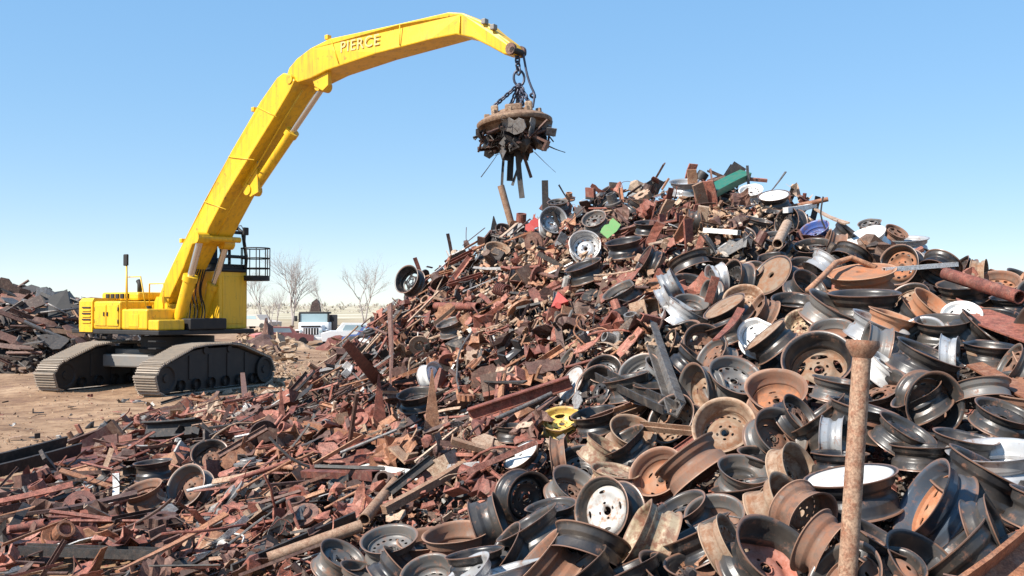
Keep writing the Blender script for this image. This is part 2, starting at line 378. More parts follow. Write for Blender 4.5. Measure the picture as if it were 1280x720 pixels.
# ------------------------------------------------------------------ the heap: a height field through measured points
CTRL = {   # photo column: (row, distance) down the visible slope, last one is the crest
 1500: [(720, 3.2), (600, 4.2), (500, 5.2), (430, 6.3), (385, 7.4), (362, 8.4)],
 1280: [(720, 3.6), (600, 4.6), (500, 5.6), (430, 6.8), (385, 8.0), (352, 9.2)],
 1100: [(720, 3.9), (600, 4.9), (500, 5.9), (430, 6.9), (375, 8.0), (335, 8.9), (296, 10.2)],
 1000: [(720, 4.05), (600, 5.1), (500, 6.1), (430, 7.1), (375, 8.2), (330, 9.3), (275, 11.2), (243, 12.4)],
 900: [(720, 4.2), (620, 5.2), (530, 6.2), (450, 7.2), (390, 8.2), (350, 9.1), (300, 10.4), (260, 11.8), (226, 13.2)],
 800: [(720, 4.4), (620, 5.5), (530, 6.7), (450, 7.9), (390, 9.1), (340, 10.3), (290, 11.7), (236, 13.8)],
 700: [(720, 4.6), (640, 5.7), (560, 7.0), (480, 8.6), (410, 10.0), (350, 11.3), (300, 12.4), (257, 14.2)],
 620: [(720, 4.9), (640, 6.1), (560, 7.6), (480, 9.5), (410, 11.1), (350, 12.5), (288, 14.6)],
 560: [(720, 5.2), (640, 6.5), (560, 8.2), (480, 10.2), (420, 11.8), (370, 13.2), (326, 15.0)],
 500: [(720, 5.5), (640, 6.9), (560, 8.7), (500, 10.5), (440, 12.6), (378, 15.2)],
 450: [(720, 5.75), (640, 7.35), (560, 9.4), (500, 11.4), (460, 13.0), (418, 15.2)],
 400: [(720, 6.0), (640, 7.8), (560, 10.0), (510, 12.0), (478, 14.0)],
 330: [(720, 6.4), (640, 8.2), (560, 10.8), (520, 13.0), (500, 15.5)],
 250: [(720, 6.8), (640, 8.6), (560, 11.5), (523, 14.5)],
 170: [(720, 6.95), (640, 8.8), (575, 11.6), (550, 13.2)],
 100: [(720, 7.05), (640, 9.0), (590, 11.0), (566, 12.6)],
 0: [(720, 7.2), (640, 9.1), (600, 11.0)],
 -150: [(720, 7.2), (640, 9.2)],
}
def heap_points():
    P = []
    for px, rows in CTRL.items():
        for py, d in rows: P.append(tuple(at(px, py, d)))
        px_, py_, d_ = px, rows[-1][0], rows[-1][1]
        top = at(px_, py_, d_)
        for dd, k in ((1.8, 0.78), (3.6, 0.42), (6.0, 0.0)):          # the far side, unseen, falls away
            q = at(px_, py_, d_ + dd); P.append((q.x, q.y, top.z * k - (0.15 if k == 0 else 0)))
        near = at(px_, rows[0][0], rows[0][1])
        P.append((near.x * 0.6, near.y * 0.55, near.z * 0.7))
    for x in np.linspace(-14, 16, 8): P.append((x, -1.5, 0.15 if x > -3 else -0.2))
    for y in range(4, 24, 3): P.append((-11.5, y, -0.25)); P.append((13.5, y, 1.0 if y < 12 else 0.2))
    for x in np.linspace(-9, 13, 8): P.append((x, 23.5, -0.3))
    return np.array(P)
_P = heap_points()
def _fit(P):
    d = np.linalg.norm(P[:, None, :2] - P[None, :, :2], axis=2)
    n = len(P); A = np.zeros((n + 3, n + 3)); A[:n, :n] = d - 0.06 * np.eye(n)
    A[:n, n] = 1; A[:n, n+1:] = P[:, :2]; A[n, :n] = 1; A[n+1:, :n] = P[:, :2].T
    b = np.zeros(n + 3); b[:n] = P[:, 2]
    return np.linalg.solve(A, b)
_W = _fit(_P)
GX = np.arange(-12.5, 14.01, 0.125); GY = np.arange(-1.0, 24.01, 0.125)
def _grid():
    out = np.zeros((len(GY), len(GX)))
    for j, y in enumerate(GY):
        q = np.stack([GX, np.full_like(GX, y)], 1)
        d = np.linalg.norm(q[:, None, :] - _P[None, :, :2], axis=2)
        out[j] = d @ _W[:len(_P)] + _W[len(_P)] + q @ _W[len(_P)+1:]
    return out
GH = _grid()
def H(x, y):
    u = (np.asarray(x) - GX[0]) / 0.125; w = (np.asarray(y) - GY[0]) / 0.125
    inside = (u >= 0) & (w >= 0) & (u < len(GX) - 1.001) & (w < len(GY) - 1.001)
    u = np.clip(u, 0, len(GX) - 1.001); w = np.clip(w, 0, len(GY) - 1.001)
    i = u.astype(int) if hasattr(u, 'astype') else int(u); j = w.astype(int) if hasattr(w, 'astype') else int(w)
    a = u - i; b = w - j
    h = GH[j, i]*(1-a)*(1-b) + GH[j, i+1]*a*(1-b) + GH[j+1, i]*(1-a)*b + GH[j+1, i+1]*a*b
    return np.where(inside, h, -0.3)
_DS = np.arange(2.6, 30, 0.03)
def hit(px, py):
    """where the sight line through a photo pixel meets the heap or the yard"""
    r = ray(px, py)
    x, y, z = r.x * _DS, r.y * _DS, CAMZ + r.z * _DS
    k = np.nonzero(z < np.maximum(H(x, y), 0.0))[0]
    if len(k) == 0: return None
    return at(px, py, float(_DS[k[0]])), float(_DS[k[0]])
def hnormal(x, y):
    e = 0.25
    return Vector((-(float(H(x+e, y)) - float(H(x-e, y))) / (2*e), -(float(H(x, y+e)) - float(H(x, y-e))) / (2*e), 1)).normalized()
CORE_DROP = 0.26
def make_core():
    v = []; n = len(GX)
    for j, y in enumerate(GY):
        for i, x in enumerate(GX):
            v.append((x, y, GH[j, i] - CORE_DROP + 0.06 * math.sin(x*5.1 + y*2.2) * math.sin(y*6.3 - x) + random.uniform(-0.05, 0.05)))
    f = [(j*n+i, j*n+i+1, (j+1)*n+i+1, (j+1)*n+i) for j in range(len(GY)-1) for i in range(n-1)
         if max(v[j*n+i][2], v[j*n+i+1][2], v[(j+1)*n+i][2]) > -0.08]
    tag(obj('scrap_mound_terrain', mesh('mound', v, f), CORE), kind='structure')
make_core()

# ------------------------------------------------------------------ the excavator
EXC = Vector((-8.4, 24.75, 0.0)); EANG = math.atan2(-0.6, 0.8)
EM = Matrix.Translation(EXC) @ Matrix.Rotation(EANG, 4, 'Z'); EMI = EM.inverted()
def side_pt(px, py, l):                       # photo pixel -> (forward, up) on the machine's upright plane at lateral offset l
    o = EMI @ Vector((0, 0, CAMZ)); d = EMI.to_3x3() @ ray(px, py)
    s = (l - o.y) / d.y
    return (o.x + d.x * s, o.z + d.z * s)
exc = tag(empty('excavator', EM), 'yellow crawler excavator with raised cab, boom reaching over the scrap heap', 'excavator')

def build_tracks():
    TA = math.atan2(0.93, 0.36) - EANG        # travel direction in the machine's frame
    HL = 1.85
    prof = [(-HL - 0.36, 0.42), (-HL - 0.27, 0.15), (-HL, 0.035), (HL, 0.035), (HL + 0.27, 0.15), (HL + 0.36, 0.42), (HL + 0.22, 0.68),
            (0.85, 1.06), (0.4, 1.11), (-0.5, 1.11), (-0.95, 1.06), (-HL - 0.22, 0.68)]
    # closed path, resampled into shoes
    P = [Vector((a, 0, b)) for a, b in prof]; P.append(P[0])
    L = [0]
    for a, b in zip(P, P[1:]): L.append(L[-1] + (b - a).length)
    ns = 52; w = 0.62
    shoe = MB().box((-0.088, -w/2, -0.03), (0.088, w/2, 0.0))
    for gx in (-0.06, 0.0, 0.06): shoe.box((gx-0.010, -w/2 + 0.004, -0.062), (gx+0.010, w/2 - 0.004, -0.028))
    shoe_me = mesh('shoe', shoe.v, shoe.f)
    near = {-1: Vector((-8.1, 21.9, 0)), 1: Vector((-10.85, 23.0, 0))}
    for sd, wp in near.items():
        c = EMI @ (wp + Vector((0.36, 0.93, 0)) * (HL + 0.3)); c.z = 0
        M = Matrix.Translation(c) @ Matrix.Rotation(TA, 4, 'Z')
        tr = obj('track', None, None, exc, M)
        for k in range(ns):
            s = L[-1] * k / ns; i = max(j for j in range(len(L) - 1) if L[j] <= s)
            tt = (s - L[i]) / (L[i+1] - L[i]); p = P[i].lerp(P[i+1], tt)
            q = s + 0.02; d = (P[i+1] - P[i]).normalized()
            d2 = (P[(i+2) % (len(P)-1)] - P[i+1]).normalized() if tt > 0.6 else d
            d = d.lerp(d2, max(0, (tt - 0.6)) * 0.9).normalized()
            up = Vector((-d.z, 0, d.x))       # inward
            m = Matrix((( d.x, 0, up.x, p.x), (0, 1, 0, 0), (d.z, 0, up.z, p.z), (0, 0, 0, 1)))
            obj('track_shoe', shoe_me, TRACKM, tr, m)
        inner = [((x * 0.955), 0.42 + (z - 0.42) * 0.88 + 0.01) for x, z in prof]
        MB().prism(inner, -0.21, 0.21).build('track_frame', DARKM, tr)
        for x, r in ((-HL, 0.34), (HL, 0.34)):
            for yy in (-0.27, 0.245):
                wl = MB().lathe([(0.0, 0), (0.09, 0), (0.10, -0.03), (r*0.72, -0.02), (r*0.8, 0.012), (r, 0.012), (r, -0.03)], 24, M=Matrix.Rotation(R(90), 4, 'X'))
                wo = wl.build('drive_wheel' if x > 0 else 'idler_wheel', DARKM, tr, angle=40); wo.location = (x, yy, 0.42)
        for x in np.linspace(-1.35, 1.35, 6):
            ro = MB().lathe([(0.0, 0), (0.05, 0), (0.06, -0.02), (0.13, -0.02), (0.13, 0.05)], 14, M=Matrix.Rotation(R(90), 4, 'X')).build('track_roller', DARKM, tr, angle=40)
            ro.location = (x, -0.235, 0.22)
        for x in (-1.0, -.3, .4, 1.1): MB().box((x - .05, -.235, .34), (x + .05, -.20, .9), .01).build('frame_rib', DARKM, tr)
        for x in (-.45, .45): MB().tube([(x, -.24, 1.0), (x, .24, 1.0)], .09, 12).build('carrier_roller', DARKM, tr, angle=40)
    # cross frame and turntable
    mid = EMI @ Vector((-8.55, 24.75, 0))
    M = Matrix.Translation(mid) @ Matrix.Rotation(TA, 4, 'Z')
    cf = MB().box((-0.95, -1.35, 0.55), (0.95, 1.35, 0.86), 0.04).box((-0.55, -1.5, 0.62), (0.55, 1.5, 0.98), 0.03).build('cross_frame', FRAMEG, exc); cf.matrix_basis = M
    MB().lathe([(0.0, 0.9), (0.9, 0.9), (0.95, 1.0), (0.88, 1.04), (0.88, 1.30), (0.0, 1.30)], 28).build('turntable', DARKM, exc, angle=40)
build_tracks()

def build_house():
    Y = YELLOW
    dk = MB().box((-2.55, -1.38, 1.36), (1.25, 1.38, 1.47), 0.02).build('deck_frame', DARKM, exc)
    # counterweight: rounded rear block
    cw = MB(); poly = []
    for k in range(0, 13):
        a = R(90 + 15 * k); poly.append((-2.05 + 0.55 * math.cos(a), 1.40 * math.copysign(abs(math.sin(a)) ** 0.45, math.sin(a))))
    poly = [(-1.55, 1.40)] + poly + [(-1.55, -1.40)]
    n = len(poly)
    cw.add([(x, y, 1.40) for x, y in poly] + [(x, y, 2.16) for x, y in poly] + [(-1.9 + (x + 1.9) * 0.92, y * 0.95, 2.25) for x, y in poly],
           [list(range(n)), list(range(3*n-1, 2*n-1, -1))] + [[i, (i+1) % n, (i+1) % n+n, i+n] for i in range(n)] + [[i+n, (i+1) % n+n, (i+1) % n+2*n, i+2*n] for i in range(n)])
    c = cw.build('counterweight', Y, exc, angle=30)
    MB().box((-1.53, -1.385, 1.475), (-0.35, 1.385, 2.17), 0.05).build('engine_housing', Y, exc)
    MB().box((-2.25, -0.75, 2.19), (-0.6, 0.85, 2.40), 0.06).build('engine_hood', Y, exc)
    for k in range(5):
        MB().box((-2.0 + 0.22*k, -0.78, 2.24), (-1.86 + 0.22*k, -0.745, 2.36)).build('hood_louvre', DARKM, exc)
    sp = MB().box((-1.45, -1.41, 1.56), (-0.93, -1.375, 2.08), 0.012).build('side_door', Y, exc)
    MB().box((-1.02, -1.43, 1.8), (-0.98, -1.405, 1.9)).build('handle', DARKM, sp)
    sp = MB().box((-0.90, -1.41, 1.56), (-0.40, -1.375, 2.08), 0.012).build('side_door', Y, exc)
    MB().box((-0.86, -1.43, 1.8), (-0.82, -1.405, 1.9)).build('handle', DARKM, sp)
    for k in range(6): MB().box((-2.0, -1.425, 1.62 + .075*k), (-1.62, -1.39, 1.655 + .075*k), .006).build('side_vent', DARKM if k % 2 else Y, exc)
    for x in (-1.43, -.41): MB().tube([(x, -1.40, 1.62), (x, -1.40, 1.72)], .016, 6).build('hinge', DARKM, exc, True); MB().tube([(x, -1.40, 1.92), (x, -1.40, 2.02)], .016, 6).build('hinge', DARKM, exc, True)
    MB().box((0.0, -1.372, 1.55), (0.42, -1.352, 1.85), .006).build('tank_panel', Y, exc); MB().tube([(.25, -1.0, 1.97), (.25, -1.0, 2.05)], .07, 12).build('filler_cap', DARKM, exc)
    for k in range(3): MB().box((.80, -1.36, 1.20 - .17*k), (1.12, -1.10, 1.23 - .17*k), .004).build('access_step', DARKM, exc)
    MB().box((-0.33, -1.36, 1.475), (0.75, -0.52, 1.98), 0.05).build('fuel_tank', Y, exc)
    MB().box((0.76, -1.34, 1.475), (1.18, -0.62, 1.72), 0.03).build('step_box', Y, exc)
    MB().box((-0.33, -0.45, 1.475), (0.3, 0.45, 2.1), 0.04).build('swing_cover', Y, exc)
    for x, y, px in ((-0.2, -1.3, 0), (0.65, -1.3, 0)):
        pass
    rl = MB().tube([(-0.25, -1.28, 1.97), (-0.25, -1.28, 2.75), (0.35, -1.28, 2.75), (0.6, -1.28, 1.96)], 0.018, 6).build('handrail', Y, exc, True)
    rl = MB().tube([(-0.3, -0.62, 1.97), (-0.3, -0.62, 2.6), (0.3, -0.62, 2.6), (0.3, -0.62, 1.97)], 0.018, 6).build('handrail', Y, exc, True)
    mr = MB().tube([(-0.12, -1.33, 1.97), (-0.12, -1.36, 3.05)], 0.022, 6).build('mirror_post', Y, exc, True)
    MB().box((-0.21, -1.40, 3.02), (-0.05, -1.34, 3.30), 0.02).build('mirror', DARKM, mr)
    MB().tube([(-1.15, -0.35, 2.38), (-1.15, -0.35, 2.62), (-1.22, -0.35, 2.70)], 0.06, 10).build('exhaust_pipe', DARKM, exc, True)
    MB().box((-0.95, 0.35, 2.2), (-0.45, 0.95, 2.5), 0.06).build('air_filter_cover', Y, exc)
    # boom foot cheeks between which the boom is pinned
    for l in (-0.52, 0.46):
        MB().prism([(-0.55, 1.47), (0.75, 1.47), (0.45, 1.9), (0.15, 2.28), (-0.15, 2.28), (-0.4, 1.95)], l, l + 0.06).build('boom_bracket', Y, exc)
    MB().box((0.9, -0.55, 1.475), (1.3, 0.5, 1.75), 0.03).build('cylinder_mount', DARKM, exc)
    # valves and hoses at the boom foot
    for k in range(7):
        y = -0.35 + 0.11 * k
        MB().tube(chaikin([(0.55, y, 1.5), (0.72 + 0.05*(k % 2), y, 1.95), (0.52, y*0.8 + .03*(k % 3), 2.4), (0.85, y*0.6, 2.95)]), 0.017, 6).build('hydraulic_hose', DARKM, exc, True)
    MB().box((0.45, -0.4, 1.48), (0.88, 0.4, 1.72), 0.02).build('valve_block', FRAMEG, exc)
    # cab riser and cab
    x0, x1, y0, y1 = -0.25, 0.98, 0.50, 1.36
    MB().box((x0, y0, 1.475), (x1, y1, 2.93), 0.025).build('cab_riser', Y, exc)
    MB().box((x1 - 0.01, y0 + 0.1, 1.6), (x1 + 0.012, y1 - 0.1, 2.8), 0.008).build('riser_panel', Y, exc)
    cb = MB()
    z0, z1 = 2.95, 4.05
    prof = [(x0 + 0.05, z0), (x1, z0), (x1 + 0.03, z0 + 0.35), (x1 - 0.12, z1 - 0.12), (x1 - 0.3, z1), (x0 + 0.15, z1), (x0 + 0.05, z1 - 0.15)]
    def pillar(a, b, y, r=0.045): cb.box((min(a[0], b[0]) - r, y - r, min(a[1], b[1])), (max(a[0], b[0]) + r, y + r, max(a[1], b[1])))
    for y in (y0 + 0.06, y1 - 0.06):
        cb.tube([(p[0], y, p[1]) for p in prof + prof[:1]], 0.045, 6)
        cb.tube([(0.3, y, z0), (0.3, y, z1)], 0.04, 6)
    for p in prof: cb.tube([(p[0], y0 + 0.06, p[1]), (p[0], y1 - 0.06, p[1])], 0.045, 6)
    cf = cb.build('cab_frame', DARKM, exc)
    MB().box((x0 + 0.07, y0 + 0.05, z1 - 0.02), (x1 - 0.28, y1 - 0.05, z1 + 0.05), 0.02).build('cab_roof', DARKM, exc)
    MB().box((x0 + 0.07, y0 + 0.08, z0 + 0.005), (x1 - 0.02, y1 - 0.08, z0 + 0.16)).build('cab_floor_panel', DARKM, exc)
    MB().box((x0 + 0.1, y0 + 0.12, z0 + 0.15), (x0 + 0.16, y1 - 0.12, z1 - 0.1)).build('cab_rear_wall', DARKM, exc)
    st = MB().box((-0.1, 0.65, z0 + 0.16), (0.35, 1.08, z0 + 0.34), 0.04).box((-0.2, 0.67, z0 + 0.3), (-0.05, 1.06, z0 + 0.78), 0.04).build('seat', DARKM, exc)
    MB().add([(x1, y0+0.1, z0+0.1), (x1, y1-0.1, z0+0.1), (x1+0.02, y1-0.1, z0+0.36), (x1+0.02, y0+0.1, z0+0.36), (x1-0.13, y1-0.1, z1-0.14), (x1-0.13, y0+0.1, z1-0.14)],
             [(0, 1, 2, 3), (3, 2, 4, 5)]).build('windscreen_pane', GLASS, exc)
    for y in (y0 + 0.06, y1 - 0.06):
        MB().add([(x0+0.1, y, z0+0.1), (0.28, y, z0+0.1), (0.28, y, z1-0.05), (x0+0.1, y, z1-0.12)], [(0, 1, 2, 3)]).build('side_pane', GLASS, exc)
        MB().add([(0.34, y, z0+0.1), (x1-0.04, y, z0+0.1), (x1-0.02, y, z0+0.35), (x1-0.16, y, z1-0.12), (0.34, y, z1-0.05)], [(0, 1, 2, 3, 4)]).build('side_pane', GLASS, exc)
    # guarded access platform beside the cab
    pc = Vector((1.02, 1.58, 2.70)); ra, rb = 0.40, 0.34
    ring = lambda z, s=1.0: [(pc.x + ra*s*math.cos(2*math.pi*k/18), pc.y + rb*s*math.sin(2*math.pi*k/18), z) for k in range(19)]
    pf = MB().lathe([(0.0, 0), (1.0, 0), (1.0, 0.13), (0.0, 0.13)], 24)
    pl = MB(); pl.add([(pc.x + p.x*ra, pc.y + p.y*rb, pc.z + p.z) for p in pf.v], pf.f)
    po = pl.build('access_platform', DARKM, exc, angle=40)
    for z in (3.02, 3.28, 3.54): MB().tube(ring(z), 0.016, 6).build('guard_rail', DARKM, po, True)
    for k in range(0, 18, 2):
        a = 2*math.pi*k/18
        MB().tube([(pc.x + ra*math.cos(a), pc.y + rb*math.sin(a), 2.82), (pc.x + ra*math.cos(a), pc.y + rb*math.sin(a), 3.54)], 0.014, 5).build('guard_post', DARKM, po, True)
    ma = MB().tube([(0.95, 1.3, 3.55), (1.1, 1.2, 3.9), (1.03, 1.12, 4.1), (0.8, 1.0, 4.06)], 0.014, 5).build('mirror_arm', DARKM, exc, True)
    MB().box((1.02, 1.16, 3.86), (1.09, 1.32, 4.06), 0.02).build('mirror', DARKM, ma)
build_house()

def build_boom():
    W = 0.40
    def poly(px, l=-W): return [side_pt(x, y, l) for x, y in px]
    boom_px = [(196, 396), (194, 383), (206, 350), (222, 316), (255, 251), (290, 187), (325, 127), (346, 97), (354, 91), (363, 93), (368, 101),
               (362, 114), (346, 141), (315, 191), (283, 243), (262, 283), (256, 297), (240, 306), (229, 335), (213, 370), (205, 392)]
    hb = [W - 0.12 * min(1, max(0, (y - 290) / 90)) for x, y in boom_px]
    bp = [side_pt(x, y, -w) for (x, y), w in zip(boom_px, hb)]; m = len(bp)
    bo = MB().add([(q[0], -w, q[1]) for q, w in zip(bp, hb)] + [(q[0], w, q[1]) for q, w in zip(bp, hb)],
                  [list(range(m)), list(range(2*m-1, m-1, -1))] + [[i, i+m, (i+1) % m+m, (i+1) % m] for i in range(m)]).build('boom', YELLOW, exc)
    # weld flanges proud of the side plates
    def rib(px, name, par, l0, l1, wd=0.035):
        q = poly(px); 
        for a, c in zip(q, q[1:]):
            pass
    stick_px = [(357, 98), (361, 85), (371, 73), (388, 60), (412, 48), (440, 42), (500, 29), (560, 15), (578, 16), (604, 27), (620, 40), (638, 53), (643, 61), (640, 68), (630, 68),
                (612, 58), (590, 47), (570, 43), (540, 49), (470, 67), (408, 88), (388, 98), (372, 103)]
    hw = [0.33 - 0.17 * min(1, max(0, (x - 520) / 110)) for x, y in stick_px]
    sp = [side_pt(x, y, -w) for (x, y), w in zip(stick_px, hw)]
    m = len(sp)
    so = MB().add([(q[0], -w, q[1]) for q, w in zip(sp, hw)] + [(q[0], w, q[1]) for q, w in zip(sp, hw)],
                  [list(range(m)), list(range(2*m-1, m-1, -1))] + [[i, i+m, (i+1) % m+m, (i+1) % m] for i in range(m)]).build('stick', YELLOW, exc)
    for o in (bo, so):
        md = o.modifiers.new('edge', 'BEVEL'); md.width = 0.025; md.segments = 2; md.limit_method = 'ANGLE'; md.angle_limit = R(40)
    # pins
    def pin(px, py, l, r, name, mat=DARKM):
        t, z = side_pt(px, py, -l); return MB().tube([(t, -l, z), (t, l, z)], r, 14).build(name, mat, exc, angle=40)
    pin(361, 99, 0.425, 0.10, 'boom_pin', YELLOW); pin(200, 388, 0.43, 0.11, 'boom_pin'); pin(640, 62, 0.19, 0.06, 'stick_pin')
    pin(394, 104, 0.2, 0.06, 'cylinder_pin', YELLOW)
    for l in (-0.26, 0.16):                      # lugs for the stick cylinder
        q = poly([(386, 90), (410, 86), (410, 106), (403, 113), (394, 108)], l)
        MB().prism(q, l, l + 0.10).build('cylinder_lug', YELLOW, exc)
    # stick cylinder under the boom
    def cyl(p0, p1, p2, l0, l1, r, name):
        A = Vector((side_pt(*p0, l0)[0], l0, side_pt(*p0, l0)[1])); B = Vector((side_pt(*p2, l1)[0], l1, side_pt(*p2, l1)[1]))
        fr = (Vector(p1) - Vector(p0)).length / (Vector(p2) - Vector(p0)).length
        Mi = A.lerp(B, fr); d = (B - A).normalized()
        c = MB().tube([A, Mi], r, 14).tube([Mi - d*0.12, Mi + d*0.02], r*1.22, 14).tube([A - d*0.02, A + d*0.14], r*1.15, 14).build(name, YELLOW, exc, angle=40)
        MB().tube([Mi, B], r*0.55, 12).build('piston_rod', CHROME, c, angle=40)
        e = Vector((0, 1, 0)); MB().tube([B - e*0.16, B + e*0.16], r*0.95, 12).build('rod_eye', YELLOW, c, angle=40)
        MB().tube([A - e*0.18, A + e*0.18], r*1.0, 12).build('base_eye', YELLOW, c, angle=40)
    cyl((316, 238), (370, 165), (404, 108), 0.0, 0.0, 0.13, 'stick_cylinder')
    for l in (-0.12, 0.12):
        q = poly([(296, 222), (322, 200), (324, 240), (314, 246)], l); MB().prism(q, l - 0.03, l + 0.03).build('cylinder_lug', YELLOW, exc)
    cyl((221, 411), (239, 345), (251, 297), -0.50, -0.50, 0.15, 'boom_cylinder')
    cyl((252, 406), (268, 355), (283, 305), 0.50, 0.50, 0.15, 'boom_cylinder')
    pin(251, 297, 0.56, 0.07, 'cylinder_pin', YELLOW)
    # hose runs along the boom
    for l, off in ((-0.16, 0), (0.0, 2), (0.16, 4)):
        pts = [side_pt(x, y, l) for x, y in ((268, 290), (290, 250), (318, 205), (350, 150), (374, 110))]
        MB().tube([(t + 0.10, l, z - 0.06) for t, z in pts], 0.022, 6).build('hydraulic_hose', YELLOW, exc, True)
    pts = [side_pt(x, y, -0.42) for x, y in ((228, 308), (262, 246), (297, 184), (330, 127))]
    for (t, z) in pts[1:]:
        pass
    for px, py in ((318, 136), (228, 300), (410, 46), (606, 26), (617, 33)):   # small fittings on the upper plates
        t, z = side_pt(px, py, -0.2); MB().box((t - 0.05, -0.26, z - 0.07), (t + 0.05, -0.14, z + 0.035), 0.015).build('boom_fitting', FRAMEG if px > 600 else YELLOW, exc)
    for a_, b_, l_ in (((286, 196), (318, 200), -W), ((256, 252), (283, 262), -W), ((322, 134), (346, 146), -W)):
        q0, q1 = side_pt(*a_, l_), side_pt(*b_, l_); MB().tube([(q0[0], l_ - .004, q0[1]), (q1[0], l_ - .004, q1[1])], .014, 5).build('weld_seam', YELLOW, bo, True)
    for a_, b_ in (((500, 31), (500, 57)), ((572, 18), (572, 41)), ((414, 50), (424, 80))):
        q0, q1 = side_pt(*a_, -.33), side_pt(*b_, -.33); yy = -.335 if a_[0] < 560 else -.265
        MB().tube([(q0[0], yy, q0[1]), (q1[0], yy, q1[1])], .012, 5).build('weld_seam', YELLOW, so, True)
    # stick head: fork that carries the magnet
    t, z = side_pt(645, 63, 0.0)
    for l in (-0.19, 0.12):
        MB().tube([(t, l, z), (t, l + 0.07, z)], 0.11, 14).build('stick_head', BROWN, exc, angle=40)
    # maker's lettering on the stick
    cu = bpy.data.curves.new('lettering', 'FONT'); cu.body = 'PIERCE'; cu.size = 0.42; cu.extrude = 0.003; cu.space_character = 1.12; cu.offset = 0.003
    tmp = bpy.data.objects.new('tmp_text', cu); COL.objects.link(tmp)
    dg = bpy.context.evaluated_depsgraph_get(); me = bpy.data.meshes.new_from_object(tmp.evaluated_get(dg)); bpy.data.objects.remove(tmp)
    me.materials.clear()
    a, c = side_pt(425, 66, -0.335), side_pt(474, 55.5, -0.335)
    ang = math.atan2(c[1] - a[1], c[0] - a[0]); ln = math.hypot(c[0]-a[0], c[1]-a[1])
    wd = max(v.co.x for v in me.vertices)
    M = Matrix.Translation((a[0], -0.338, a[1])) @ Matrix.Rotation(-ang, 4, 'Y') @ Matrix.Rotation(R(90), 4, 'X') @ Matrix.Diagonal((ln / wd, 0.78, 1, 1))
    lo = obj('lettering', me, TEXTM, so, M); lo['label'] = 'faded grey capital lettering reading PIERCE'
    return (EM @ Vector((t, 0, z)))
TIP = build_boom()

# ------------------------------------------------------------------ the lifting magnet on its chains, and what clings to it
def build_magnet():
    dist = proj(TIP)[2]
    top = at(646, 66, dist); c = at(643, 152, dist)
    rad = 47.5 * dist / F
    tilt = Matrix.Rotation(R(-5), 4, 'Y') @ Matrix.Rotation(R(-3), 4, 'X')
    mg = tag(empty('lifting_magnet', Matrix.Translation(c) @ tilt), 'round rusty lifting magnet hanging on chains from the boom tip', 'magnet')
    r = rad
    MB().lathe([(0.0, -0.20), (0.25*r, -0.20), (0.66*r, -0.20), (0.74*r, -0.14), (0.80*r, -0.10), (0.97*r, -0.085), (r, -0.05), (r, -0.015), (0.96*r, 0.01), (0.80*r, 0.075), (0.60*r, 0.12), (0.45*r, 0.15), (0.0, 0.15)], 40).build('magnet_shell', MAGM, mg, angle=35)
    MB().lathe([(0.18*r, 0.14), (0.2*r, 0.20), (0.42*r, 0.20), (0.46*r, 0.14)], 30).build('hub_ring', MAGM, mg, angle=35)
    ears = []
    for k in range(3):
        a = R(200 + 120 * k); p = Vector((math.cos(a) * 0.52 * r, math.sin(a) * 0.52 * r, 0.16))
        ears.append(p)
        MB().box((p.x - 0.07, p.y - 0.07, 0.10), (p.x + 0.07, p.y + 0.07, 0.30), 0.03).build('chain_lug', MAGM, mg)
    for k in range(10):
        a = R(36 * k + 10); MB().box((-0.05, -0.035, 0.0), (0.05, 0.035, 0.13), 0.012).build('cooling_rib', MAGM, mg).matrix_basis = Matrix.Rotation(a, 4, 'Z') @ Matrix.Translation((0.72*r, 0, 0.03))
    MB().box((-0.16, -0.62*r, 0.10), (0.16, -0.36*r, 0.24), 0.03).build('terminal_box', MAGM, mg)
    Mi = mg.matrix_basis.inverted(); T = Mi @ top
    def chain(a, b, name, sz=0.052):
        a = Vector(a); b = Vector(b); d = (b - a); n = max(4, int(d.length / (sz * 1.55))); mb = MB()
        u = d.normalized(); s = u.orthogonal().normalized(); w = u.cross(s)
        for i in range(n):
            cc = a.lerp(b, (i + 0.5) / n); e = s if i % 2 == 0 else w; loop = []
            for k in range(9):
                an = 2 * math.pi * k / 8; loop.append(cc + u * math.sin(an) * sz + e * math.cos(an) * sz * 0.62)
            mb.tube(loop, 0.020, 5, False)
        return mb.build(name, CHAINM, mg, True)
    ring_c = T + Vector((0, 0, -0.40))
    chain(T + Vector((0, 0, 0.02)), ring_c, 'top_chain', 0.08)
    lp = [ring_c + Vector((math.cos(2*math.pi*k/14) * 0.10, 0.02, math.sin(2*math.pi*k/14) * 0.15 - 0.08)) for k in range(15)]
    MB().tube(lp, 0.024, 7, False).build('master_link', CHAINM, mg, True)
    for p in ears + [Vector((0.1*r, 0.1*r, 0.12)), Vector((-0.1*r, -0.05*r, 0.12)), Vector((0.25*r, -0.2*r, 0.12))]: chain(ring_c + Vector((0, 0, -0.2)), p + Vector((0, 0, 0.14)), 'chain_leg')
    MB().tube(chaikin([T + Vector((0.12, 0, -0.05)), T + Vector((0.16, -0.05, -0.55)), T + Vector((0.30, -0.1, -0.95)), Vector((0.42*r, -0.2, 0.42)), Vector((0.60*r, -0.3, 0.45)), Vector((0.5*r, -0.3, 0.16))]), 0.022, 6).build('power_cable', CHAINM, mg, True)
    return c, rad
MAG_C, MAG_R = build_magnet()

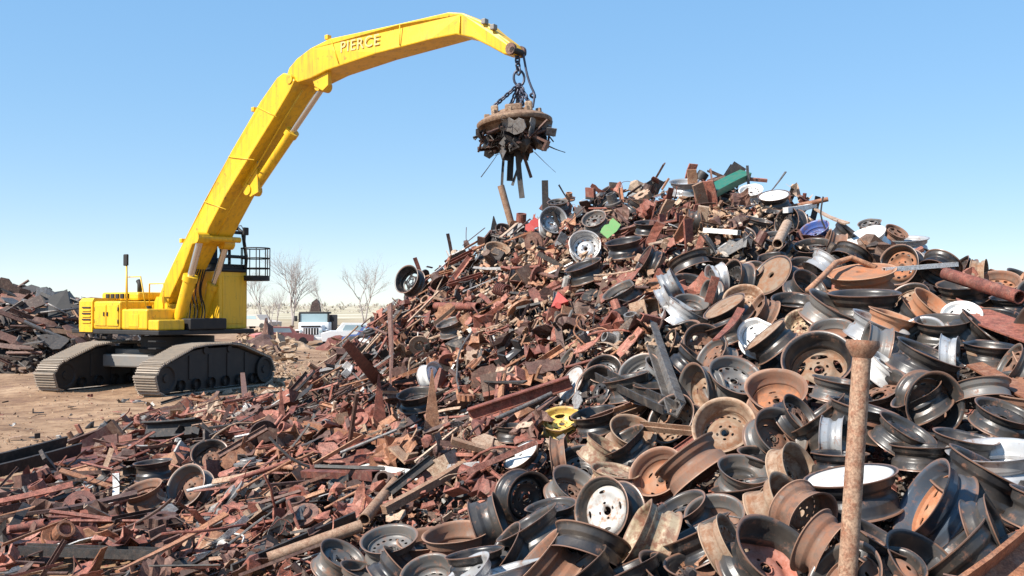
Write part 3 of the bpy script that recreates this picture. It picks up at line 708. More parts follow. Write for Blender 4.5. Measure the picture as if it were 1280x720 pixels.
# ------------------------------------------------------------------ wheel rims
def rim_barrel(width=0.42):
    h = width / 2
    out = [(0.500, h), (0.494, h - 0.014), (0.470, h - 0.020), (0.462, h - 0.03), (0.452, h - 0.045), (0.448, h - 0.10), (0.438, h - 0.115), (0.398, h - 0.145), (0.392, h - 0.16), (0.392, -h + 0.20),
           (0.400, -h + 0.185), (0.438, -h + 0.15), (0.446, -h + 0.13), (0.452, -h + 0.045), (0.462, -h + 0.03), (0.470, -h + 0.02), (0.494, -h + 0.014), (0.500, -h)]
    inn = [(0.490, -h - 0.004), (0.456, -h + 0.012), (0.440, -h + 0.03), (0.434, -h + 0.13), (0.388, -h + 0.20), (0.380, -h + 0.21), (0.380, h - 0.17), (0.386, h - 0.15), (0.428, h - 0.11), (0.436, h - 0.05), (0.446, h - 0.015), (0.488, h + 0.004)]
    mb = MB().lathe(out + inn, 60, True)
    me = mesh('rim_barrel', mb.v, mb.f, True)
    bm = bmesh.new(); bm.from_mesh(me); bmesh.ops.recalc_face_normals(bm, faces=bm.faces[:])
    for e in bm.edges:
        if len(e.link_faces) == 2 and e.calc_face_angle(0) > R(50): e.smooth = False
    bm.to_mesh(me); bm.free()
    return me
def rim_disc(prof, vents, bolts, vent_ring, bolt_ring, vseg=4):
    """pressed wheel centre: polar sheet with real vent and bolt holes, thickened"""
    n = 60; m = len(prof); v = []
    for k in range(n):
        a = 2 * math.pi * k / n; v += [[r * math.cos(a), r * math.sin(a), z] for r, z in prof]
    kill = set()
    def hole(k0, segs, i0):                       # cells k0..k0+segs, rings i0..i0+2, rim verts moved on to an ellipse
        ring = [(k0 + s, i0) for s in range(segs + 1)] + [(k0 + segs, i0 + 1)] + [(k0 + s, i0 + 2) for s in range(segs, -1, -1)] + [(k0, i0 + 1)]
        c = Vector((0, 0, 0)); pts = [Vector(v[((k % n) * m + i)]) for k, i in ring]
        for p in pts: c += p
        c /= len(pts)
        er = Vector((c.x, c.y, 0)).normalized(); et = Vector((-er.y, er.x, 0))
        hr = abs(prof[i0][0] - prof[i0 + 2][0]) / 2; ht = max(abs((p - c).dot(et)) for p in pts) * 0.98
        for (k, i), p in zip(ring, pts):
            an = math.atan2((p - c).dot(er) / hr, (p - c).dot(et) / ht)
            q = c + er * (hr * math.sin(an)) + et * (ht * math.cos(an)); v[(k % n) * m + i] = [q.x, q.y, p.z]
        for s in range(segs): kill.add(((k0 + s) % n, i0)); kill.add(((k0 + s) % n, i0 + 1))
    for q in range(vents): hole(q * (n // vents), vseg, vent_ring)
    for q in range(bolts): hole(q * (n // bolts) + 1, 4 if bolts <= 5 else 3, bolt_ring)
    f = [[k*m+i, ((k+1) % n)*m+i, ((k+1) % n)*m+i+1, k*m+i+1] for k in range(n) for i in range(m-1) if (k, i) not in kill]
    me = mesh('rim_disc', v, f, True)
    bm = bmesh.new(); bm.from_mesh(me)
    bmesh.ops.delete(bm, geom=[q for q in bm.verts if not q.link_faces], context='VERTS')
    bmesh.ops.recalc_face_normals(bm, faces=bm.faces[:])
    bmesh.ops.solidify(bm, geom=bm.faces[:], thickness=0.012)
    for e in bm.edges:
        if len(e.link_faces) == 2 and e.calc_face_angle(0) > R(42): e.smooth = False
    for q in bm.faces: q.smooth = True
    bm.to_mesh(me); bm.free()
    return me
def dented(me, seed, amt):
    q = me.copy(); rr = random.Random(seed); ph = [rr.uniform(0, 6.28) for _ in range(4)]; da = rr.uniform(0, 6.28)
    for v in q.vertices:
        a = math.atan2(v.co.y, v.co.x); fl = 1 if v.co.z > 0 else rr.choice([.5, .5])
        k = amt * (.35 * math.sin(2*a + ph[0]) + .2 * math.sin(3*a + ph[1] + 3*v.co.z)); d = math.cos(a - da)
        if d > .8 and v.co.z > -.05: k -= amt * 1.6 * (d - .8) / .2
        v.co.x *= 1 + k; v.co.y *= 1 + k
        if d > .7: v.co.z *= 1 - amt * 1.2 * (d - .7)
    return q
BARRELS = [rim_barrel(0.40), rim_barrel(0.46), rim_barrel(0.34)]
BARRELS += [dented(BARRELS[0], 1, .06), dented(BARRELS[1], 2, .09), dented(BARRELS[2], 3, .09), dented(BARRELS[0], 4, .14)]
DISCS = [
 rim_disc([(0.386, 0.03), (0.372, 0.06), (0.345, 0.095), (0.325, 0.105), (0.295, 0.108), (0.268, 0.10), (0.235, 0.07), (0.205, 0.045), (0.175, 0.038), (0.145, 0.04), (0.125, 0.041), (0.105, 0.042), (0.085, 0.05), (0.072, 0.07)], 12, 5, 3, 9, 3),
 rim_disc([(0.386, 0.02), (0.378, 0.06), (0.360, 0.085), (0.340, 0.092), (0.318, 0.092), (0.30, 0.09), (0.25, 0.06), (0.215, 0.03), (0.18, 0.025), (0.148, 0.028), (0.128, 0.028), (0.108, 0.028), (0.085, 0.03), (0.072, 0.045)], 20, 5, 3, 9, 2),
 rim_disc([(0.386, 0.04), (0.37, 0.085), (0.34, 0.115), (0.31, 0.125), (0.285, 0.128), (0.26, 0.125), (0.22, 0.105), (0.19, 0.095), (0.16, 0.09), (0.14, 0.09), (0.12, 0.09), (0.10, 0.09), (0.08, 0.08), (0.065, 0.06)], 4, 4, 3, 9, 4),
 rim_disc([(0.386, 0.05), (0.375, 0.09), (0.35, 0.12), (0.325, 0.125), (0.27, 0.115), (0.215, 0.09), (0.19, 0.07), (0.175, 0.06), (0.16, 0.055), (0.142, 0.055), (0.122, 0.055), (0.102, 0.055), (0.085, 0.055), (0.08, 0.07)], 5, 5, 3, 9, 8),
 rim_disc([(0.386, -0.06), (0.38, -0.02), (0.35, 0.0), (0.32, 0.012), (0.29, 0.015), (0.26, 0.015), (0.235, 0.02), (0.21, 0.05), (0.185, 0.06), (0.165, 0.06), (0.145, 0.06), (0.125, 0.06), (0.11, 0.05), (0.105, 0.03)], 15, 6, 3, 9, 2),
 rim_disc([(0.386, -0.01), (0.38, 0.03), (0.355, 0.05), (0.335, 0.055), (0.295, 0.05), (0.255, 0.045), (0.22, 0.07), (0.20, 0.085), (0.175, 0.085), (0.158, 0.085), (0.138, 0.085), (0.118, 0.085), (0.10, 0.08), (0.095, 0.06)], 10, 6, 3, 9, 3),
]
def flush_disc():                                  # wheel whose pressed face is nearly level with the flange
    mb = MB().lathe([(0.452, 0.165), (0.448, 0.188), (0.42, 0.198), (0.36, 0.203), (0.27, 0.205), (0.235, 0.198), (0.20, 0.196), (0.13, 0.197), (0.085, 0.203), (0.07, 0.195), (0.065, 0.16), (0.06, 0.15), (0.2, 0.185), (0.42, 0.18), (0.44, 0.155)], 60, True)
    me = mesh('rim_disc', mb.v, mb.f, True); bm = bmesh.new(); bm.from_mesh(me); bmesh.ops.recalc_face_normals(bm, faces=bm.faces[:]); bm.to_mesh(me); bm.free(); return me
DISCS.insert(4, flush_disc())
def in_poly(x, y, P):
    c = False
    for (x0, y0), (x1, y1) in zip(P, P[1:] + P[:1]):
        if (y0 > y) != (y1 > y) and x < (x1 - x0) * (y - y0) / (y1 - y0) + x0: c = not c
    return c
RIM_AREA = [(400, 735), (560, 668), (660, 585), (720, 540), (740, 470), (800, 440), (850, 400), (840, 330), (900, 310), (960, 270), (1040, 270), (1100, 280), (1160, 305), (1230, 345), (1330, 360), (1330, 735)]
RIMS = []      # (object, px, py, colour word, pose word)
def put_rim(M, barrel, disc, bmat, dmat, info):
    t = empty('wheel_rim', M)
    b = obj('rim_barrel', barrel, PAINT[bmat][1], t)
    d = obj('rim_disc', disc, PAINT[dmat][1], t)
    RIMS.append([t, info])
    return t
def frame(z, x=None):
    z = z.normalized(); x = z.orthogonal().normalized(); y = z.cross(x)
    return Matrix((x, y, z)).transposed()
def rim_at(px, py, D, r, phi, side, mats, label=None, push=0.0, kind=None):
    h = hit(px, py)
    if h is None: h = (at(px, py, 13.5), 13.5)
    p, d = h
    size = min(0.58, max(0.30, D * (.94 if push == 0 else 1) * d / F))
    s = math.sqrt(max(0, 1 - r * r))
    zb = -ray(px, py).normalized(); xb = Vector((0, 0, 1)).cross(zb).normalized(); yb = zb.cross(xb)   # axes square to the sight line
    n = (xb * (s * math.cos(R(phi))) + yb * (s * math.sin(R(phi))) + zb * r).normalized()
    k = min(1, max(0, (r - 0.15) / 0.45))
    c = p - n * (0.19 * size * k) + ray(px, py).normalized() * (push - 0.05)
    if push == 0 and (px < 600 or py < 430) and not in_poly(px, py, RIM_AREA): c += Vector((0, -.03, .09))     # lies on top of the loose scrap
    z = n if side == 'f' else -n
    M = Matrix.Translation(c) @ (frame(z) @ Matrix.Rotation(random.uniform(0, 6.28), 3, 'Z')).to_4x4() @ Matrix.Diagonal((size, size, size, 1))
    bm_, dm_ = (mats[0], mats[-1])
    if len(mats) == 1 and mats in 'kdgb' and random.random() < .5: dm_ = random.choice('bbbtdd')
    bi = 0 if kind == 4 else (random.choice([0, 1, 2, 3, 4, 5, 6]) if r < 0.5 else random.choice([0, 1, 3, 4, 6]))
    di = random.choice([0, 1, 2, 3, 5, 6]) if kind is None else kind
    pose = 'facing the camera' if r > 0.68 else ('seen edge-on' if r < 0.22 else 'lying tilted')
    return put_rim(M, BARRELS[bi], DISCS[di], bm_, dm_, dict(px=px, py=py, D=D, col=PAINT[bm_][0] if r < 0.55 else PAINT[dm_][0], pose=pose, label=label, size=size))
# photo position, apparent diameter, opening ratio, direction the seen face tips, side seen (f pressed face, b deep back), paint of barrel and centre
RIM_DATA = [
 (487,693,76,.5,100,'b','gg'),(571,675,90,.32,95,'b','b'),(428,714,60,.5,60,'f','g'),(533,716,68,.6,110,'b','g'),(595,703,80,.15,100,'f','k'),
 (613,656,78,.14,20,'f','d'),(662,624,74,.82,-12,'f','k',0,'black wheel rim with ring of round vent holes and grey hub'),(720,606,68,.6,60,'b','gb',1),(753,637,88,.8,168,'f','dp',2,'pale grey wheel rim with rusty centre, just right of black vented rim'),
 (667,668,95,.14,122,'f','d'),(735,690,106,.24,252,'b','k'),(700,572,54,.10,8,'f','b'),(653,571,46,.42,128,'f','kw',4),(768,594,42,.3,80,'f','c'),
 (820,589,78,.75,125,'b','bo',2),(866,582,96,.12,-52,'b','b',None,'narrow brown wheel rim seen edge-on across a larger tan rim'),(810,672,98,.2,155,'f','cc',None,'cream and yellow wheel rim standing on edge at the bottom of the heap'),(893,642,80,.66,100,'b','g',2),(913,684,72,.3,30,'f','t'),
 (972,692,124,.6,52,'b','dr',2,'large red-rusted wheel rim, deep side up, at the bottom edge'),(984,634,96,.42,32,'b','t'),(1000,588,80,.48,25,'b','t'),(1015,650,72,.6,-30,'b','bt'),(1066,612,122,.24,100,'f','kw',4,'black wheel rim with bright white face behind the tall flanged pipe'),
 (1049,580,62,.12,90,'f','k'),(1033,686,64,.3,-30,'f','b'),(1110,709,94,.6,90,'f','d'),(1160,628,122,.34,150,'b','vo',None,'big glossy blue-grey wheel rim tipped up with rusty inside'),(1233,664,98,.15,20,'f','d'),(1228,606,118,.12,62,'f','k'),
 (1149,571,62,.1,90,'f','k'),(1244,574,120,.28,95,'b','s',None,'wide silver wheel rim lying open at the right edge'),(1095,682,72,.2,60,'f','k'),(716,481,54,.45,150,'f','dp',4),(702,525,58,.56,95,'f','y',3,'yellow wheel rim lying face up in the middle of the heap'),
 (791,539,64,.6,70,'b','t',2),(753,566,62,.2,60,'f','c'),(798,463,58,.7,120,'b','g'),(755,461,34,.8,100,'b','d'),(642,541,48,.15,90,'f','k'),(709,455,38,.3,150,'f','g'),
 (867,488,70,.6,182,'b','gt'),(904,532,84,.85,105,'b','t',1,'tan wheel rim with ring of small vent holes, facing the camera'),(920,470,76,.6,70,'f','g',0),(970,486,84,.64,95,'b','bo',2,'orange-rusted bowl-like wheel rim with clean round hub hole'),(976,541,76,.75,42,'b','gb',2),
 (882,429,60,.85,60,'b','k'),(891,445,48,.5,140,'f','g'),(1022,450,94,.8,100,'b','kt',3,'large black wheel rim with tan centre, left of the flanged pipe'),(1044,487,68,.12,80,'f','g'),(1075,527,92,.12,75,'f','d'),(1042,553,42,.12,0,'f','s'),(1104,463,62,.2,50,'f','w'),
 (1168,505,84,.88,-8,'b','db',0,'deep dark wheel rim with brown hub, facing the camera near right edge'),(1229,494,74,.25,280,'b','g'),(1235,443,70,.15,85,'f','k'),(1187,446,38,.1,0,'f','s'),(1155,455,92,.14,65,'f','k'),(1267,459,58,.3,150,'f','g'),
 (731,316,44,.9,100,'b','s',0,'lower silver wheel rim of the pair high on the heap'),(731,349,52,.2,110,'f','k'),(809,338,42,.22,150,'f','k'),(864,333,58,.26,292,'b','k'),(776,378,50,.3,120,'f','g'),(838,369,34,.12,30,'f','s'),(833,389,34,.12,30,'f','s'),(864,379,48,.45,80,'b','g'),
 (964,344,64,.6,135,'f','kt',4,'tan-faced wheel rim with black barrel, tilted, right of centre'),(893,349,44,.35,190,'f','sg'),(929,373,54,.7,100,'b','t',1),(909,389,62,.28,120,'f','kt',4),(947,418,42,.85,100,'f','w',2,'small white wheel rim facing the camera beside a tan edge-on rim'),(964,427,66,.15,130,'f','kt',4),
 (1004,402,48,.7,100,'b','c',0),(951,389,38,.3,150,'f','b'),(935,340,46,.5,110,'b','k'),(991,380,58,.35,85,'b','d'),(1040,413,58,.5,95,'b','g'),(885,370,42,.4,170,'b','g'),(1028,338,52,.3,230,'b','s'),
 (1078,352,96,.25,95,'f','o',4,'flat orange-rusted wheel rim under the bent orange pipe'),(1082,384,110,.12,90,'f','d'),(1044,393,92,.2,60,'f','g'),(1095,415,78,.14,65,'f','s'),(1111,406,66,.1,70,'f','o'),(1162,386,62,.3,50,'b','o'),(1202,393,50,.7,90,'f','w',2),
 (1178,410,72,.24,90,'b','d'),(1124,331,56,.85,150,'f','ko',0,'rusty-faced wheel rim with dark round holes near the right skyline'),(1171,342,52,.6,240,'b','kb'),(1062,326,52,.4,240,'b','k'),(1120,291,32,.4,60,'f','b'),(1087,280,30,.4,100,'f','g'),(1133,307,64,.15,90,'f','s'),
 (1084,298,52,.4,110,'f','w',4),(1224,344,36,.15,0,'f','t'),(1202,338,30,.3,150,'f','d'),(1262,380,48,.2,90,'f','k'),(692,284,40,.85,60,'b','s',0,'upper silver wheel rim of the pair high on the heap'),(742,282,34,.6,110,'f','g'),(809,294,36,.2,90,'f','k'),
 (780,319,50,.2,100,'f','k'),(697,263,27,.3,95,'f','g'),(856,243,42,.2,90,'f','s'),(622,320,34,.5,80,'b','t'),(508,357,40,.7,150,'b','k',None,'black wheel rim on the left skyline of the heap'),(563,417,37,.3,110,'f','g'),(967,258,42,.35,95,'f','kw',4),
 (947,282,36,.15,75,'f','g'),(973,298,40,.4,85,'b','g'),(1018,287,40,.5,110,'b','u',None,'blue wheel rim near the top of the heap'),(1016,309,50,.4,95,'b','d'),(938,248,24,.5,95,'f','w'),(873,287,38,.2,10,'f','d'),(964,327,38,.3,100,'f','k'),
 (545,480,40,.6,20,'f','w',2,'white wheel rim behind the pointed rusty plate'),(520,507,50,.35,100,'b','k'),(233,618,60,.74,150,'b','g',0,'grey wheel rim lying alone among the scrap at lower left'),(263,577,47,.8,100,'b','k',0),(193,598,50,.15,95,'f','k'),(180,627,54,.35,110,'f','b'),
 (1150,500,70,.3,120,'f','d'),(1255,520,80,.3,70,'f','d'),(1205,560,80,.2,80,'f','k'),(930,590,70,.5,80,'b','g'),(850,640,80,.4,120,'f','d'),(690,640,60,.3,100,'f','d'),(1130,545,80,.25,60,'f','d'),(1000,520,60,.4,40,'f','k'),
]
for t in RIM_DATA:
    rim_at(*t[:7], kind=t[7] if len(t) > 7 else None, label=t[8] if len(t) > 8 else None)

def fill_rims(count, area, gap=(0.44, 0.36), push=(0.10, 0.30)):
    made = 0; tries = 0
    x0, x1 = min(q[0] for q in area), max(q[0] for q in area); y0, y1 = min(q[1] for q in area), max(q[1] for q in area)
    while made < count and tries < 9000:
        tries += 1
        px, py = random.uniform(x0, x1), random.uniform(y0, y1)
        if not in_poly(px, py, area): continue
        h = hit(px, py)
        if h is None or h[1] > 16: continue
        Dp = random.uniform(0.35, 0.42) * F / h[1]
        if any(abs(px - i['px']) < gap[0] * (Dp + i['D']) / 2 * (1.7 if i['label'] else 1) and abs(py - i['py']) < gap[1] * (Dp + i['D']) / 2 * (1.7 if i['label'] else 1) for _, i in RIMS): continue
        r = random.choice([.1, .15, .25, .35, .5, .7]); phi = random.uniform(30, 170)
        m = random.choice(['k', 'k', 'k', 'k', 'k', 'd', 'd', 'd', 'd', 'g', 'b', 'b', 'kb', 'kb', 'db', 'db', 'dt', 'bo', 's'])
        rim_at(px, py, Dp, r, phi, random.choice('fb'), m, push=random.uniform(*push))
        made += 1
fill_rims(145, RIM_AREA, (0.40, 0.33), (0.08, 0.28))
fill_rims(34, [(640, 265), (760, 245), (900, 240), (960, 270), (900, 310), (840, 330), (850, 400), (800, 440), (740, 470), (660, 420), (620, 320)], (.95, .75), (-0.04, 0.04))

# ------------------------------------------------------------------ scrap pieces: normalised shapes (length 1 along x, section about 1)
rnd = random.Random(5)
def extr(prof, nseg=3, bend=0.0, twist=0.0, kink=0.0):
    n = len(prof); v = []; f = []
    for i in range(nseg + 1):
        u = i / nseg - 0.5; a = twist * u
        dy = bend * (u * u - 0.1); dz = kink * max(0, u - 0.1)
        for y, z in prof: v.append((u, (y*math.cos(a) - z*math.sin(a)) + dy, (y*math.sin(a) + z*math.cos(a)) + dz))
    for i in range(nseg):
        for k in range(n): f.append([i*n+k, i*n+(k+1) % n, (i+1)*n+(k+1) % n, (i+1)*n+k])
    return v, f + [list(range(n-1, -1, -1)), list(range(nseg*n, nseg*n+n))]
def circ(n, r): return [(r*math.cos(2*math.pi*k/n), r*math.sin(2*math.pi*k/n)) for k in range(n)]
def v_bar(): return extr([(-.5, -.13), (.5, -.13), (.5, .13), (-.5, .13)], 4, rnd.choice([0, 0, .6, -.9]), rnd.choice([0, 0, .5]), rnd.choice([0, 0, 1.2, -1.5]))
def v_square(): return extr([(-.5, -.5), (.5, -.5), (.5, .5), (-.5, .5)], 3, rnd.choice([0, 0, .5]), 0, rnd.choice([0, 0, .8]))
def v_angle(): return extr([(-.5, -.5), (.5, -.5), (.5, -.38), (-.38, -.38), (-.38, .5), (-.5, .5)], 3, rnd.choice([0, .3, -.5]), rnd.choice([0, .4]))
def v_channel(): return extr([(-.5, -.35), (.5, -.35), (.5, .35), (.40, .35), (.40, -.25), (-.40, -.25), (-.40, .35), (-.5, .35)], 3, rnd.choice([0, .2]), rnd.choice([0, .25]))
def v_ibeam(): return extr([(-.4, -.5), (.4, -.5), (.4, -.4), (.06, -.4), (.06, .4), (.4, .4), (.4, .5), (-.4, .5), (-.4, .4), (-.06, .4), (-.06, -.4), (-.4, -.4)], 2)
def v_hollow(outer, inner, nseg=2, bend=0.0):
    n = len(outer); v = []; f = []
    for ring in (outer, inner):
        for i in range(nseg + 1):
            u = i / nseg - 0.5
            v += [(u, y + bend * (u*u - .1), z) for y, z in ring]
    m = (nseg + 1) * n
    for i in range(nseg):
        for k in range(n):
            k2 = (k + 1) % n
            f.append([i*n+k, i*n+k2, (i+1)*n+k2, (i+1)*n+k]); f.append([m+i*n+k, m+(i+1)*n+k, m+(i+1)*n+k2, m+i*n+k2])
    for k in range(n):
        k2 = (k + 1) % n
        f.append([k, m+k, m+k2, k2]); f.append([nseg*n+k, nseg*n+k2, m+nseg*n+k2, m+nseg*n+k])
    return v, f
def v_pipe(): return v_hollow(circ(12, .5), circ(12, .41), 3, rnd.choice([0, 0, 0, .6]))
def v_tube(): s = [(-.5, -.5), (.5, -.5), (.5, .5), (-.5, .5)]; return v_hollow(s, [(a*.84, b*.84) for a, b in s], 1)
def v_plate(spike=False):
    nc = 5; top = []; bot = []
    for i in range(nc + 1):
        u = i / nc - .5
        if spike: top.append(.5 * (.52 - u) + .02); bot.append(-.5 * (.52 - u) - .02)
        else: top.append(rnd.uniform(.25, .5) * (1 if 0 < i < nc else .75)); bot.append(-rnd.uniform(.25, .5) * (1 if 0 < i < nc else .75))
    b = 0 if spike else rnd.choice([0, .25, -.3, .5]); k = rnd.choice([0, .5, -.6]) if not spike else 0
    v = []; f = []; T = .022
    for s in (T, -T):
        for i in range(nc + 1):
            u = i / nc - .5; z = b * u * u + k * max(0, u - .1)
            v += [(u, top[i], z + s + .05*k*top[i]), (u, bot[i], z + s)]
    m = 2 * (nc + 1)
    for i in range(nc):
        f += [[2*i, 2*i+1, 2*i+3, 2*i+2], [m+2*i, m+2*i+2, m+2*i+3, m+2*i+1], [2*i, 2*i+2, m+2*i+2, m+2*i], [2*i+1, m+2*i+1, m+2*i+3, 2*i+3]]
    return v, f + [[0, m, m+1, 1], [2*nc, 2*nc+1, m+2*nc+1, m+2*nc]]
def v_rod():
    p = [Vector((-.5, 0, 0))]; a = rnd.uniform(-1.2, 1.2); c = rnd.uniform(-1.2, 1.2)
    for i in range(1, 7): u = i/6 - .5; p.append(Vector((u, a*(u+.5)*(u-.5)*.6 + rnd.uniform(-.015, .015), c*(u+.5)**2*.3)))
    mb = MB().tube(p, .5, 6); return None, p
def v_strip():                                    # curled ribbon of sheet
    n = 10; v = []; f = []; a = 0.0; x = y = 0.0; cur = rnd.uniform(-3, 3); c2 = rnd.uniform(-4, 4)
    pts = []
    for i in range(n + 1):
        pts.append((x, y)); a += (cur + c2 * i / n) / n; x += math.cos(a) / n; y += math.sin(a) / n
    cx = sum(p[0] for p in pts)/len(pts); cy = sum(p[1] for p in pts)/len(pts)
    for (x, y) in pts: v += [(x-cx, -.06, y-cy), (x-cx, .06, y-cy), (x-cx+.008, .06, y-cy+.012), (x-cx+.008, -.06, y-cy+.012)]
    for i in range(n):
        for k in range(4): f.append([i*4+k, i*4+(k+1) % 4, (i+1)*4+(k+1) % 4, (i+1)*4+k])
    return v, f + [[3, 2, 1, 0], [n*4, n*4+1, n*4+2, n*4+3]]
def v_disc():                                     # brake disc: friction ring and hat
    h = rnd.uniform(.12, .2)
    mb = MB().lathe([(.12, h), (.26, h), (.28, h*.8), (.28, .04), (.5, .04), (.5, -.04), (.25, -.04), (.24, h-.05), (.12, h-.04)], 24, True); return mb.v, mb.f
def v_flange():
    mb = MB().lathe([(.2, .5), (.28, .5), (.28, -.02), (.5, -.02), (.5, -.14), (.2, -.14)], 18, True); return mb.v, mb.f
def v_gear():
    n = 20; prof = []; mb = MB()
    out = [( (.5 if (k // 2) % 2 == 0 else .42)*math.cos(2*math.pi*k/40), (.5 if (k // 2) % 2 == 0 else .42)*math.sin(2*math.pi*k/40)) for k in range(40)]
    v, f = v_hollow(out, circ(40, .17), 1); return [(y, z, x*.3) for x, y, z in v], f
def v_spring():
    mb = MB(); mb.tube([(i/60 - .5, .26*math.cos(i*.62), .26*math.sin(i*.62)) for i in range(61)], .042, 5); return mb.v, mb.f
def v_casting():
    bm = bmesh.new()
    for i in range(rnd.randint(11, 16)): bm.verts.new((rnd.uniform(-.5, .5), rnd.uniform(-.33, .33), rnd.uniform(-.3, .3)))
    bmesh.ops.convex_hull(bm, input=bm.verts[:]); bmesh.ops.delete(bm, geom=[q for q in bm.verts if not q.link_faces], context='VERTS'); bm.verts.index_update()
    mb = MB().add([q.co.copy() for q in bm.verts], [[q.index for q in g.verts] for g in bm.faces]); bm.free()
    if rnd.random() < .6: mb.tube([(rnd.uniform(-.2, .2), 0, -.1), (rnd.uniform(-.3, .3), rnd.uniform(-.2, .2), .48)], .13, 8)
    return mb.v, mb.f
def v_chunk():
    bm = bmesh.new()
    for i in range(14): bm.verts.new(Vector((rnd.gauss(0, 1), rnd.gauss(0, 1), rnd.gauss(0, 1))).normalized() * rnd.uniform(.36, .5))
    bmesh.ops.convex_hull(bm, input=bm.verts[:]); bmesh.ops.delete(bm, geom=[q for q in bm.verts if not q.link_faces], context='VERTS'); bm.verts.index_update()
    o = [q.co.copy() for q in bm.verts], [[q.index for q in g.verts] for g in bm.faces]; bm.free(); return o
def v_bracket():
    mb = MB().box((-.5, -.25, -.04), (.5, .25, .04)).box((-.5, -.246, .04), (-.42, .246, rnd.uniform(.25, .5)))
    if rnd.random() < .6: mb.box((.42, -.246, .04), (.5, .246, rnd.uniform(.2, .5)))
    if rnd.random() < .5: mb.tube([(0, 0, .04), (0, 0, .35)], .12, 8)
    return mb.v, mb.f
def v_rodmesh():
    _, p = v_rod(); return [tuple(q) for q in p], None
def rods():
    mb = MB(); _, p = v_rod(); mb.tube(p, .018, 6); return mb.v, mb.f
def v_boxcan():                                   # open steel box
    s = [(-.5, -.5), (.5, -.5), (.5, .5), (-.5, .5)]
    v, f = v_hollow(s, [(a*.93, b*.93) for a, b in s], 1)
    mb = MB().add(v, f).box((-.49, -.46, -.46), (-.45, .46, .46)); return mb.v, mb.f
def hose():
    mb = MB(); a, b = rnd.uniform(1, 3), rnd.uniform(1, 3)
    mb.tube([(i/12 - .5, .16*math.sin(i*.26*a), .10*math.cos(i*.26*b)) for i in range(13)], .03, 6); return mb.v, mb.f
def crumple():
    n = 6; v = []; f = []; h = {}
    for s in (0, 1):
        for j in range(n):
            for i in range(n):
                if s == 0: h[i, j] = (i/(n-1) - .5 + rnd.gauss(0, .05), (j/(n-1) - .5 + rnd.gauss(0, .05)) * .8, rnd.gauss(0, .085) + .2 * math.sin(i*1.1 + j*.4))
                v.append((h[i, j][0], h[i, j][1], h[i, j][2] - .012 * s))
    m = n * n
    for j in range(n-1):
        for i in range(n-1): a = j*n+i; f += [[a, a+1, a+n+1, a+n], [m+a, m+a+n, m+a+n+1, m+a+1]]
    ed = [i for i in range(n)] + [n*k+n-1 for k in range(1, n)] + [n*(n-1)+i for i in range(n-2, -1, -1)] + [n*k for k in range(n-2, 0, -1)]
    for a, b in zip(ed, ed[1:] + ed[:1]): f.append([a, m+a, m+b, b])
    return v, f
def tangle():
    p = Vector((-.4, 0, 0)); d = Vector((1, 0, .2)); pts = [p.copy()]; ax = Vector((rnd.gauss(0, 1), rnd.gauss(0, 1), rnd.gauss(0, 1)))
    for i in range(34):
        ax = ax * .9 + Vector((rnd.gauss(0, .5), rnd.gauss(0, .5), rnd.gauss(0, .5)))
        d = (d + ax.cross(d) * .25 - p * .35 - Vector((0, 0, p.z * .8))).normalized(); p = p + d * .075; pts.append(p.copy())
    mb = MB().tube(pts, .011, 4); return mb.v, mb.f
# name: (maker, variants, category, label noun, y scale rule)
KINDS = {
 'steel_bar': (v_bar, 8, 'bar', 'flat steel bar'), 'square_bar': (v_square, 5, 'bar', 'square steel bar'), 'angle_iron': (v_angle, 6, 'angle iron', 'angle iron'),
 'steel_channel': (v_channel, 6, 'channel', 'steel channel'), 'steel_beam': (v_ibeam, 2, 'beam', 'steel beam'), 'steel_pipe': (v_pipe, 6, 'pipe', 'steel pipe'), 'square_tube': (v_tube, 2, 'tube', 'square tube'),
 'steel_plate': (v_plate, 14, 'plate', 'torn steel plate'), 'pointed_plate': (lambda: v_plate(True), 1, 'plate', 'pointed steel plate'), 'steel_rod': (rods, 8, 'rod', 'bent steel rod'),
 'sheet_strip': (v_strip, 10, 'strip', 'curled sheet strip'), 'brake_disc': (v_disc, 3, 'brake disc', 'brake disc'), 'pipe_flange': (v_flange, 2, 'flange', 'flanged hub'), 'gear_wheel': (v_gear, 1, 'gear', 'toothed gear'),
 'coil_spring': (v_spring, 1, 'spring', 'coil spring'), 'machine_casting': (v_casting, 10, 'casting', 'iron casting'), 'steel_bracket': (v_bracket, 6, 'bracket', 'steel bracket'), 'steel_box': (v_boxcan, 1, 'box', 'open steel box'),
 'crumpled_sheet': (crumple, 10, 'sheet metal', 'crumpled steel sheet'), 'wire_tangle': (tangle, 6, 'wire', 'tangle of wire'),
 'rubber_hose': (hose, 4, 'hose', 'bent hose'), 'concrete_chunk': (v_chunk, 8, 'concrete chunk', 'concrete chunk'),
}
VAR = {}
for k, (fn, n, c, l) in KINDS.items():
    VAR[k] = []
    for i in range(n):
        v, f = fn(); me = mesh(k, v, f, k in ('steel_pipe', 'coil_spring', 'steel_rod', 'rubber_hose'))
        bm = bmesh.new(); bm.from_mesh(me); bmesh.ops.recalc_face_normals(bm, faces=bm.faces[:])
        for e in bm.edges:
            if len(e.link_faces) == 2 and e.calc_face_angle(0) > R(45): e.smooth = False
        bm.to_mesh(me); bm.free()
        me.materials.append(RED)
        VAR[k].append((me, np.array([tuple(p) for p in v]), [list(q) for q in f]))
LONG = {'steel_bar', 'square_bar', 'angle_iron', 'steel_channel', 'steel_beam', 'steel_pipe', 'square_tube'}
